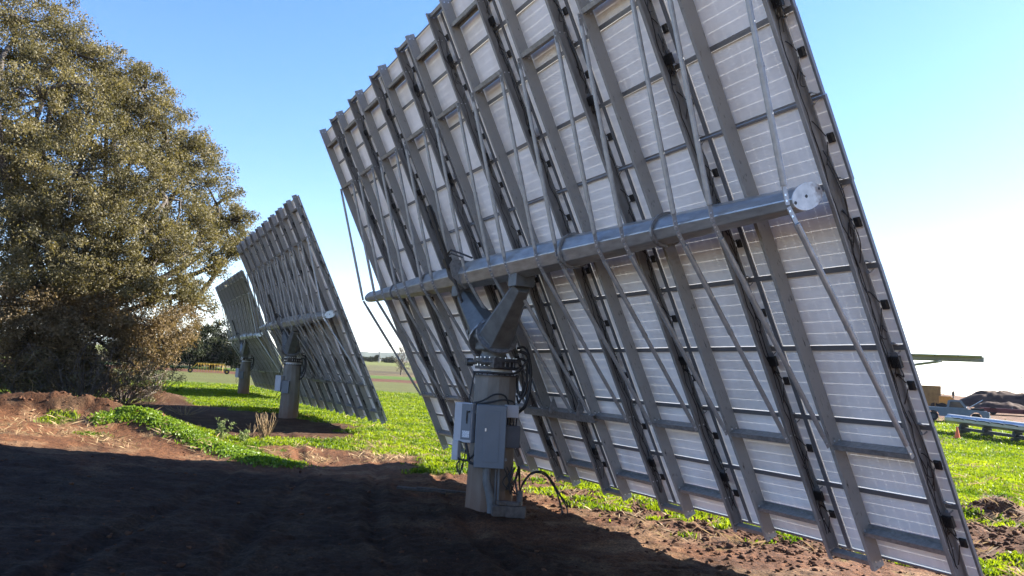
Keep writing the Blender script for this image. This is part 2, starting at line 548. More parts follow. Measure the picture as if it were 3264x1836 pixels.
def build_ground():
    fwd = math.degrees(math.atan2(0.43, -0.896))
    angs = np.concatenate([np.arange(fwd - 180, fwd - 42, 4.0), np.arange(fwd - 42, fwd + 42, 0.14), np.arange(fwd + 42, fwd + 180, 4.0)])
    rad = [0.5]
    while rad[-1] < 9000:
        rad.append(rad[-1] * (1.0075 if 9 < rad[-1] < 42 else (1.0125 if 8 < rad[-1] < 200 else 1.05)))
    rad = np.array(rad)
    A, Rr = np.meshgrid(np.radians(angs), rad)
    X = CAM.x + np.cos(A) * Rr
    Y = CAM.y + np.sin(A) * Rr
    x, y = X.ravel(), Y.ravel()
    z = height(x, y)
    d = Rr.ravel()
    # distant hills
    azr = np.degrees(A.ravel())
    hill = sstep(1900, 3600, d) * (62 + 26 * (fbm(azr * 0.35, azr * 0 + 3, 91) - 0.5) + 14 * fbm(azr * 1.3, azr * 0, 92)) + sstep(3600, 8000, d) * (60 * fbm(azr * 0.2, azr * 0 + 9, 93))
    azm = np.mod(azr, 360)
    z = z + hill * sstep(136, 150, azm) * sstep(230, 200, azm)
    z = z + (fbm(x * 3.1, y * 3.1, 101, 3) - 0.5) * 0.07 * sstep(70, 40, d) + (fbm(x * 9.0, y * 9.0, 111, 2) - 0.5) * 0.05 * sstep(45, 35, d)
    for k, off in enumerate((0.0, 1.75, 4.1, 5.8)):
        w_ = y + 6.5 - off + 0.22 * (x - 2) + 0.5 * np.sin(x * 0.21 + k // 2)
        z = z - 0.05 * np.exp(-(w_ / 0.16) ** 2) * (0.5 + vnoise(x * 0.6, y * 0.6, 7)) * sstep(40, 25, d) + 0.03 * np.exp(-((np.abs(w_) - 0.3) / 0.12) ** 2) * sstep(40, 25, d)
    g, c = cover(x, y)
    na, nr = len(angs), len(rad)
    i, j = np.meshgrid(np.arange(nr - 1), np.arange(na), indexing='ij')
    j2 = (j + 1) % na
    f = np.stack([i * na + j, (i + 1) * na + j, (i + 1) * na + j2, i * na + j2], -1).reshape(-1, 4)
    V = np.stack([x, y, z], 1)
    # centre cap
    V = np.vstack([V, [[CAM.x, CAM.y, hz(CAM.x, CAM.y)]]])
    c = np.vstack([c, c[:1]])
    g = np.append(g, g[0])
    m, nt, b = mat_new('soil_and_grass')
    at = nt.nodes.new('ShaderNodeAttribute')
    at.attribute_name = 'cover'
    tc = nt.nodes.new('ShaderNodeTexCoord')
    n1 = nt.nodes.new('ShaderNodeTexNoise')
    n1.inputs['Scale'].default_value = 7
    n1.inputs['Detail'].default_value = 8
    n1.inputs['Roughness'].default_value = 0.7
    nt.links.new(tc.outputs['Object'], n1.inputs['Vector'])
    rp = nt.nodes.new('ShaderNodeValToRGB')
    rp.color_ramp.elements[0].position = 0.3
    rp.color_ramp.elements[1].position = 0.72
    rp.color_ramp.elements[0].color = (0.45, 0.42, 0.40, 1)
    rp.color_ramp.elements[1].color = (1.45, 1.42, 1.40, 1)
    nt.links.new(n1.outputs['Fac'], rp.inputs[0])
    mx = nt.nodes.new('ShaderNodeMix')
    mx.data_type = 'RGBA'
    mx.blend_type = 'MULTIPLY'
    mx.inputs[0].default_value = 1
    nt.links.new(at.outputs['Color'], mx.inputs[6])
    nt.links.new(rp.outputs[0], mx.inputs[7])
    nt.links.new(mx.outputs[2], b.inputs['Base Color'])
    n3 = nt.nodes.new('ShaderNodeTexNoise')
    n3.inputs['Scale'].default_value = 30
    n3.inputs['Detail'].default_value = 5
    nt.links.new(tc.outputs['Object'], n3.inputs['Vector'])
    r3 = nt.nodes.new('ShaderNodeValToRGB')
    r3.color_ramp.elements[0].position = 0.36
    r3.color_ramp.elements[1].position = 0.66
    r3.color_ramp.elements[0].color = (0.55, 0.53, 0.52, 1)
    r3.color_ramp.elements[1].color = (1.35, 1.36, 1.38, 1)
    nt.links.new(n3.outputs['Fac'], r3.inputs[0])
    m3 = nt.nodes.new('ShaderNodeMix')
    m3.data_type = 'RGBA'
    m3.blend_type = 'MULTIPLY'
    m3.inputs[0].default_value = 1
    nt.links.new(mx.outputs[2], m3.inputs[6])
    nt.links.new(r3.outputs[0], m3.inputs[7])
    nt.links.new(m3.outputs[2], b.inputs['Base Color'])
    b.inputs['Roughness'].default_value = 0.95
    b.inputs['Specular IOR Level'].default_value = 0.15
    bp = nt.nodes.new('ShaderNodeBump')
    bp.inputs['Strength'].default_value = 0.9
    bp.inputs['Distance'].default_value = 0.06
    nt.links.new(n1.outputs['Fac'], bp.inputs['Height'])
    nt.links.new(bp.outputs[0], b.inputs['Normal'])
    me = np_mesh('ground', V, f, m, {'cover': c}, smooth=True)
    o = link('ground', me)
    tag(o, 'bare reddish dirt and green grass running out to fields and hills', 'ground', kind='structure')
    return o


build_ground()

# ------------------------------------------------------------------ solar tracker
TILT = R_(116.134)
COLP, ROWP = 1.97, 1.01
NC = 9
A_OFF, B_OFF = 0.55, 1.743         # web positions inside a column, from its left seam
DEP, FLG = 0.20, 0.056
U0 = -17.73


def module_mesh():
    w, h = 1.9694, 1.0088
    mb = MB()
    t = 0.004
    for s in (-1, 1):
        mb.box((s * (w / 2 - t / 2), 0, -0.02), (t, h, 0.04), 0)
        mb.box((0, s * (h / 2 - t / 2), -0.02), (w - 2 * t, t, 0.04), 0)
        mb.box((s * (w / 2 - t - 0.0145), 0, -0.0015), (0.029, h - 2 * t, 0.003), 0)
        mb.box((0, s * (h / 2 - t - 0.0145), -0.0016), (w - 2 * t - 0.058, 0.029, 0.003), 0)
    for q in (-1, 1):
        mb.box((q * (w / 2 - t - 0.0115), 0, -0.0392), (0.023, h - 2 * t, 0.0015), 0)
        mb.box((0, q * (h / 2 - t - 0.0095), -0.0392), (w - 2 * t - 0.047, 0.019, 0.0015), 0)
    hw, hh = w / 2 - t, h / 2 - t
    mb.add([(-hw, -hh, -0.031), (hw, -hh, -0.031), (hw, hh, -0.031), (-hw, hh, -0.031)], [(0, 1, 2, 3)], 1)
    px, py = 1.904 / 12, 0.945 / 6
    cx, cy = px / 2 - 0.0006, py / 2 - 0.0013
    for i in range(12):
        for j in range(6):
            x, y = (i - 5.5) * px, (j - 2.5) * py
            mb.add([(x - cx, y - cy, -0.036), (x + cx, y - cy, -0.036), (x + cx, y + cy, -0.036), (x - cx, y + cy, -0.036)], [(0, 1, 2, 3)], 2)
    return mb.mesh('solar_module', [M['alu'], M['backsheet'], M['cell']])


def jbox_mesh():
    mb = MB()
    mb.box((0, 0, 0.0), (0.09, 0.115, 0.028), 0)
    mb.box((0.0, 0, 0.017), (0.075, 0.095, 0.012), 0)
    return mb.mesh('junction_box', M['black'], bevel=0.006)


def lead_mesh(k):
    r = random.Random(100 + k)
    mb = MB()
    for s in (1, -1):
        pts = []
        ex, ey = -0.13 - r.random() * 0.04, s * (0.10 + 0.22 * r.random()) - 0.08
        bulge = 0.06 + 0.07 * r.random()
        for i in range(11):
            t = i / 10
            x = -0.05 + (ex + 0.05) * t
            y = s * 0.035 + (ey - s * 0.035) * t + s * bulge * math.sin(math.pi * t)
            z = 0.0 + 0.05 * math.sin(math.pi * t) + 0.02 * t
            pts.append((x, y, z))
        mb.tube(pts, 0.006, 5)
    return mb.mesh('lead_cable', M['cable'])


def rail_mesh(kind):
    L = 5.13
    t = 0.006
    mb = MB()
    s = -1 if kind == 'A' else 1       # flange direction
    mat_ = [M['railm'] if kind == 'A' else M['rail'], M['bolt']]
    prof = [(0, 0.004), (0, DEP), (s * FLG, DEP), (s * FLG, DEP - 0.018), (s * (FLG - t), DEP - 0.018), (s * (FLG - t), DEP - t), (s * t, DEP - t), (s * t, 0.004 + t), (s * (FLG - t), 0.004 + t), (s * (FLG - t), 0.022), (s * FLG, 0.022), (s * FLG, 0.004)]
    n = len(prof)
    vs = [(p[0], -L, p[1]) for p in prof] + [(p[0], L, p[1]) for p in prof]
    fs = []
    for i in range(n):
        j = (i + 1) % n
        fs.append((i, j, j + n, i + n))
    # end faces as strips
    for o_ in (0, n):
        fs += [(0 + o_, 7 + o_, 6 + o_, 1 + o_), (1 + o_, 6 + o_, 5 + o_, 2 + o_), (2 + o_, 5 + o_, 4 + o_, 3 + o_), (0 + o_, 11 + o_, 8 + o_, 7 + o_), (11 + o_, 10 + o_, 9 + o_, 8 + o_)]
    mb.add(vs, fs, 0)
    # bolt heads on the web
    for v in (-5.03, -4.57, -3.28, 3.28, 4.57, 5.03):
        for dn in (0.06, 0.14):
            mb.box((-s * 0.004 if kind == 'A' else s * (t + 0.003), v + (dn - 0.1) * 0.3, dn), (0.012, 0.018, 0.018), 1)
    return mb.mesh('rail', mat_)


def clamp_mesh():
    """hooked module clamps along one rail, one per module joint"""
    mb = MB()
    for k in range(-4, 5):
        v = k * ROWP
        for s in (1, -1):
            pts = [(0.0, v + s * 0.055, 0.012), (0.03, v + s * 0.075, 0.045), (0.07, v + s * 0.06, 0.05), (0.10, v + s * 0.035, 0.02)]
            for a, b in zip(pts[:-1], pts[1:]): mb.bar(a, b, 0.03, 0.008, 0, (0, 1, 0))
    return mb.mesh('module_clamps', M['galv'])


def brace_mesh(s):
    """pipe from the torque tube to a rail, with a sleeve and flattened ends"""
    a, b = Vector((0, s * 0.06, 0.825)), Vector((0, s * 3.30, 0.235))
    mb = MB()
    d = b - a
    P = lambda t: a + d * t
    mb.tube([P(0.05), P(0.46), P(0.462), P(0.95)], [0.037, 0.037, 0.033, 0.033], 10)
    mb.tube([P(0.452), P(0.466)], 0.041, 10)
    mb.bar(P(-0.015), P(0.08), 0.062, 0.014, 0, (1, 0, 0))
    mb.bar(P(0.92), P(1.005), 0.058, 0.014, 0, (1, 0, 0))
    for t in (0.0, 0.02, 0.985): mb.box(P(t) + Vector((0, 0, 0.012)), (0.02, 0.02, 0.024), 1)
    return mb.mesh('brace', [M['pipe'], M['bolt']], smooth=False)


def crossbar_mesh(w, kind):
    mb = MB()
    if kind == 'zee':
        mb.box((0, 0, 0.105), (w, 0.006, 0.13))
        mb.box((0, -0.03, 0.043), (w, 0.06, 0.006))
        mb.box((0, 0.03, 0.167), (w, 0.06, 0.006))
    elif kind == 'deep':
        mb.box((0, 0, 0.12), (w, 0.006, 0.15))
        mb.box((0, 0.035, 0.192), (w, 0.07, 0.006))
        mb.box((0, 0.035, 0.048), (w, 0.07, 0.006))
    else:
        mb.box((0, 0, 0.10), (w, 0.006, 0.11))
        mb.box((0, 0.03, 0.152), (w, 0.06, 0.006))
    return mb.mesh('crossbar', M['galv'])


def tube_mesh():
    prof = [(-0.2, 0.135, 0.22), (-2.75, 0.195, 0.25), (-2.77, 0.195, 0.25), (-5.3, 0.255, 0.28), (-8.7, 0.29, 0.30), (-12.1, 0.255, 0.28), (-14.65, 0.195, 0.25), (-17.2, 0.135, 0.22)]
    mb = MB()
    n = 8
    vs = []
    for u, rv, rn in prof:
        for k in range(n):
            a = R_(22.5 + 45 * k)
            vs.append((u, 0.0 + rv * math.cos(a) * 1.06, 0.53 + rn * math.sin(a) * 1.06))
    fs = []
    for i in range(len(prof) - 1):
        for k in range(n): fs.append((i * n + k, (i + 1) * n + k, (i + 1) * n + (k + 1) % n, i * n + (k + 1) % n))
    fs.append(tuple(range(n)))
    fs.append(tuple((len(prof) - 1) * n + k for k in range(n - 1, -1, -1)))
    mb.add(vs, fs)
    return mb.mesh('torque_tube', M['tube'], bevel=0.018)


def ring_mesh(rv, rn, th=0.05, out=0.045):
    mb = MB()
    n = 24
    vs, fs = [], []
    for u in (-th / 2, th / 2):
        for rr in (0.0, out):
            for k in range(n):
                a = 2 * math.pi * k / n
                vs.append((u, (rv + rr) * math.cos(a), 0.53 + (rn + rr) * math.sin(a)))
    for k in range(n):
        j = (k + 1) % n
        fs += [(n + k, n + j, 3 * n + j, 3 * n + k), (k, j, n + j, n + k), (2 * n + k, 3 * n + k, 3 * n + j, 2 * n + j)]
    mb.add(vs, fs)
    for k in range(0, n, 2):
        a = 2 * math.pi * k / n
        for u in (-th / 2 - 0.008, th / 2 + 0.008):
            mb.box((u, (rv + out * 0.55) * math.cos(a), 0.53 + (rn + out * 0.55) * math.sin(a)), (0.016, 0.02, 0.02))
    return mb.mesh('flange_ring', M['galv'])


def plate_mesh(sgn):
    mb = MB()
    n = 36
    prof = []
    vs, fs = [], []
    for u in (0, 0.014 * sgn):
        for k in range(n):
            a = 2 * math.pi * k / n
            vs.append((u, 0.015 + 0.150 * math.cos(a), 0.53 + 0.24 * math.sin(a)))
    fs.append(tuple(range(n)))
    fs.append(tuple(range(2 * n - 1, n - 1, -1)))
    for k in range(n): fs.append((k, (k + 1) % n, n + (k + 1) % n, n + k))
    mb.add(vs, fs, 0)
    for (v, nn, r) in ((0.02, 0.55, 0.020), (0.0, 0.735, 0.02), (0.04, 0.33, 0.016)):
        mb.tube([(0.012 * sgn, v, nn), (0.017 * sgn, v, nn)], r, 10, 1)
    return mb.mesh('end_plate', [M['plate'], M['black']])


def cable_run_mesh(k):
    """wires lying in the open side of a rail with slack loops"""
    r = random.Random(40 + k)
    mb = MB()
    for w in range(2):
        pts = []
        x0, z0 = 0.02 + 0.02 * r.random(), 0.03 + 0.10 * r.random()
        lo, hi = (-4.8, 4.8) if w == 0 else ((-4.8, -0.6) if w == 1 else (0.7, 4.9))
        v = lo
        while v < hi:
            pts.append((x0 + (r.random() - 0.5) * 0.035, v, z0 + (r.random() - 0.5) * 0.06))
            v += 0.16 + 0.1 * r.random()
        mb.tube(pts, 0.0055, 5)
    for q in range(5):
        v0 = -4.4 + 8.8 * (q + r.random() * 0.7) / 5
        rr = 0.05 + 0.08 * r.random()
        cx = 0.05 + 0.04 * r.random()
        pts = []
        for i in range(15):
            a = 2 * math.pi * i / 14 * (0.75 + 0.2 * r.random() * 0)
            pts.append((cx + rr * 0.6 * math.cos(a), v0 + rr * math.sin(a) * 1.5, 0.07 + 0.03 * math.sin(2 * a)))
        mb.tube(pts, 0.0055, 5)
    for q in range(5):
        v0 = -4.0 + 8 * r.random()
        L = 0.5 + 0.6 * r.random()
        b = 0.06 + 0.10 * r.random()
        mb.tube([(0.03 + b * math.sin(math.pi * i / 10), v0 - L * i / 10, 0.06 + 0.03 * math.sin(math.pi * i / 10)) for i in range(11)], 0.0065, 5)
    return mb.mesh('cable_run', M['cable'])


def optimizer_mesh():
    mb = MB()
    mb.box((0.05, 0, 0.08), (0.13, 0.14, 0.045), 0)
    for i in range(5): mb.box((0.0 + 0.025 * i, 0, 0.108), (0.006, 0.12, 0.012), 0)
    mb.box((0.05, 0.09, 0.075), (0.10, 0.05, 0.006), 1)
    for s in (-1, 1):
        mb.tube([(0.05 + s * 0.03, -0.07, 0.08), (0.05 + s * 0.05, -0.14, 0.09), (0.03 + s * 0.05, -0.19, 0.07), (0.0, -0.16, 0.06)], 0.008, 5, 0)
    return mb.mesh('optimizer', [M['black'], M['alu']])


def post_mesh():
    mb = MB()
    n = 12
    prof = [(-0.8, 0.50), (0.0, 0.485), (2.60, 0.425), (2.66, 0.425)]
    vs, fs = [], []
    for z, r in prof:
        for k in range(n):
            a = R_(15 + 30 * k)
            vs.append((r * math.cos(a), r * math.sin(a), z))
    for i in range(len(prof) - 1):
        for k in range(n): fs.append((i * n + k, i * n + (k + 1) % n, (i + 1) * n + (k + 1) % n, (i + 1) * n + k))
    fs.append(tuple((len(prof) - 1) * n + k for k in range(n)))
    mb.add(vs, fs)
    return mb


def post_material():
    """concrete, soil splashed on the lowest metre"""
    m = M['post'].copy()
    m.name = 'concrete_post_soil_splashed'
    nt = m.node_tree
    b = nt.nodes['Principled BSDF']
    src = b.inputs['Base Color'].links[0].from_socket
    tc = [n for n in nt.nodes if n.type == 'TEX_COORD'][0]
    sx = nt.nodes.new('ShaderNodeSeparateXYZ')
    nt.links.new(tc.outputs['Object'], sx.inputs[0])
    nz = nt.nodes.new('ShaderNodeTexNoise')
    nz.inputs['Scale'].default_value = 3
    ad = nt.nodes.new('ShaderNodeMath')
    ad.operation = 'ADD'
    nt.links.new(sx.outputs[2], ad.inputs[0])
    nt.links.new(nz.outputs['Fac'], ad.inputs[1])
    mr = nt.nodes.new('ShaderNodeMapRange')
    mr.inputs[1].default_value = 0.7
    mr.inputs[2].default_value = 1.8
    mr.inputs[3].default_value = 0.85
    mr.inputs[4].default_value = 0.0
    nt.links.new(ad.outputs[0], mr.inputs[0])
    mx = nt.nodes.new('ShaderNodeMix')
    mx.data_type = 'RGBA'
    nt.links.new(mr.outputs[0], mx.inputs[0])
    nt.links.new(src, mx.inputs[6])
    mx.inputs[7].default_value = (0.16, 0.085, 0.05, 1)
    nt.links.new(mx.outputs[2], b.inputs['Base Color'])
    return m


M['postm'] = post_material()


def arm_mesh(sx):
    """tapered hexagonal fork arm from the hub to the torque tube"""
    mb = MB()
    a, b = Vector((0.12 + sx * 0.10, -0.17, 3.40)), Vector((0.16 + sx * 1.42, -0.30, 4.38))
    mb.tube([a, a + (b - a) * 0.10, a + (b - a) * 0.11, b], [0.33, 0.40, 0.38, 0.18], 6)
    mb.box(b + Vector((sx * 0.02, -0.02, 0.12)), (0.34, 0.40, 0.30))
    return mb.mesh('fork_arm', M['arm'], bevel=0.01)


def arm_ring_mesh(sx):
    mb = MB()
    a, b = Vector((0.12 + sx * 0.10, -0.17, 3.40)), Vector((0.16 + sx * 1.42, -0.30, 4.38))
    d = (b - a).normalized()
    p = a + (b - a) * 0.06
    x = d.cross(Vector((0, 1, 0))).normalized()
    y = d.cross(x)
    mb.tube([p, p + d * 0.05], 0.44, 20)
    for k in range(20):
        q = p + d * 0.055 + (x * math.cos(k * math.pi / 10) + y * math.sin(k * math.pi / 10)) * 0.405
        mb.tube([q, q + d * 0.025], 0.014, 6)
    return mb.mesh('bolt_flange', M['galv'])


MESH = {}


def shared():
    MESH['module'] = module_mesh()
    MESH['jbox'] = jbox_mesh()
    MESH['lead'] = [lead_mesh(k) for k in range(5)]
    MESH['railA'], MESH['railB'] = rail_mesh('A'), rail_mesh('B')
    MESH['clamps'] = clamp_mesh()
    MESH['brace+'], MESH['brace-'] = brace_mesh(1), brace_mesh(-1)
    wAB = B_OFF - A_OFF
    MESH['zee'] = crossbar_mesh(wAB - 0.004, 'zee')
    MESH['deep'] = crossbar_mesh(wAB - 0.004, 'deep')
    MESH['end'] = crossbar_mesh(COLP - wAB - 2 * FLG + 0.06, 'end')
    MESH['tube'] = tube_mesh()
    MESH['ringS'] = ring_mesh(0.20, 0.255)
    MESH['ringL'] = ring_mesh(0.26, 0.285)
    MESH['plateR'], MESH['plateL'] = plate_mesh(1), plate_mesh(-1)
    MESH['runs'] = [cable_run_mesh(k) for k in range(4)]
    MESH['opt'] = optimizer_mesh()
    MESH['post'] = post_mesh().mesh('post', M['postm'])
    MESH['armR'], MESH['armL'] = arm_mesh(1), arm_mesh(-1)
    MESH['aringR'], MESH['aringL'] = arm_ring_mesh(1), arm_ring_mesh(-1)
    mb = MB()
    mb.tube([(0.05, -0.1, 3.02), (0.08, -0.12, 3.16), (0.1, -0.15, 3.3)], [0.30, 0.24, 0.26], 16)
    mb.box((0.12, -0.17, 3.42), (0.52, 0.56, 0.50))
    MESH['hub'] = mb.mesh('hub', M['arm'], bevel=0.03)
    mb = MB()
    e0, e1 = Vector((-0.2, -0.2, 3.42)), Vector((-0.9, -0.19, 3.58))
    for s in (-0.07, 0.07):
        mb.prism([(-0.15, 3.15), (-0.15, 3.75), (-0.86, 3.70), (-0.99, 3.62), (-0.99, 3.52), (-0.86, 3.46)], -0.2 + s - 0.012, -0.2 + s + 0.012, 1)
    mb.tube([(-0.9, -0.32, 3.58), (-0.9, -0.08, 3.58)], 0.055, 12)
    MESH['ear'] = mb.mesh('actuator_ear', M['arm'])
    mb = MB()
    mb.tube([(0, 0, 2.80), (0, 0, 2.86)], 0.44, 28, 0)
    mb.tube([(0, 0, 2.86), (0, 0, 2.95)], 0.40, 28, 0)
    mb.tube([(0, 0, 2.95), (0, 0, 3.02)], 0.47, 28, 0)
    for k in range(24):
        a = 2 * math.pi * k / 24
        mb.tube([(0.42 * math.cos(a), 0.42 * math.sin(a), 2.86), (0.42 * math.cos(a), 0.42 * math.sin(a), 3.045)], 0.013, 5, 1)
    mb.tube([(-0.55, -0.42, 2.93), (0.65, -0.34, 2.93)], 0.055, 10, 0)
    mb.box((0.62, -0.3, 2.93), (0.22, 0.18, 0.2), 0)
    mb.box((-0.5, -0.4, 2.93), (0.1, 0.14, 0.16), 0)
    MESH['slew'] = mb.mesh('slew_ring', [M['dark_steel'], M['bolt']])
    mb = MB()
    mb.tube([(0, 0, 2.66), (0, 0, 2.69)], 0.46, 24, 1)
    mb.tube([(0, 0, 2.69), (0, 0, 2.80)], [0.36, 0.33], 24, 0)
    for k in range(22):
        a = 2 * math.pi * k / 22
        mb.tube([(0.43 * math.cos(a), 0.43 * math.sin(a), 2.69), (0.43 * math.cos(a), 0.43 * math.sin(a), 2.72)], 0.016, 6, 1)
    MESH['collar'] = mb.mesh('collar', [M['white_steel'], M['dark_steel']])
    mb = MB()
    e, q = Vector((-0.9, -0.2, 3.58)), Vector((-0.995, -0.81, 5.03))
    d = (q - e).normalized()
    mb.tube([e, q], 0.03, 10, 0)
    MESH['rod'] = mb.mesh('actuator_rod', M['dark_steel'])
    mb = MB()
    mb.tube([q - d * 0.05, q + d * 1.30], [0.058, 0.052], 10, 0)
    mb.box(q + d * 0.0, (0.16, 0.16, 0.22), 0, d.to_track_quat('Z', 'Y').to_matrix())
    mb.tube([q + d * 1.28, q + d * 1.30 + Vector((0.10, 0, 0.0)), q + d * 1.1 + Vector((0.16, 0, 0)), q + d * 0.4 + Vector((0.12, 0, 0)), q + d * 0.1 + Vector((0.1, 0, 0))], 0.012, 5, 0)
    mb.tube([q + d * 0.15, q + d * 0.25 + Vector((0.35, 0, 0)), q + d * 0.12 + Vector((0.8, 0, 0)), q + d * 0.05 + Vector((1.1, 0.1, -0.05))], 0.02, 6, 0)
    mb.tube([q + d * 0.15, q + d * 0.2 + Vector((0.35, 0, -.03)), q + d * 0.03 + Vector((0.8, 0, 0))], 0.015, 6, 0)
    MESH['jack'] = mb.mesh('actuator_jack', M['black'])


shared()


def hose(mb, pts, r, n=7, seg=8):
    """smooth hose through points (Catmull-Rom)"""
    P = [Vector(p) for p in pts]
    P = [P[0] * 2 - P[1]] + P + [P[-1] * 2 - P[-2]]
    out = []
    for i in range(1, len(P) - 2):
        for k in range(seg):
            t = k / seg
            a, b, c, d = P[i - 1], P[i], P[i + 1], P[i + 2]
            out.append(0.5 * ((2 * b) + (c - a) * t + (2 * a - 5 * b + 4 * c - d) * t * t + (3 * b - a - 3 * c + d) * t ** 3))
    out.append(P[-2])
    mb.tube(out, r, n)


# frame at the post whose x points to the photograph's right and y away from the lens
FACE = math.atan2(0.90739473 * 0 + 0.90739473, 0.42027944)   # angle of image-right direction
FM = Matrix.Rotation(FACE, 4, 'Z')


def F(r, o, z):
    """r to the right along the face, o outwards from the post axis, height"""
    return FM @ Vector((r, -o, z))


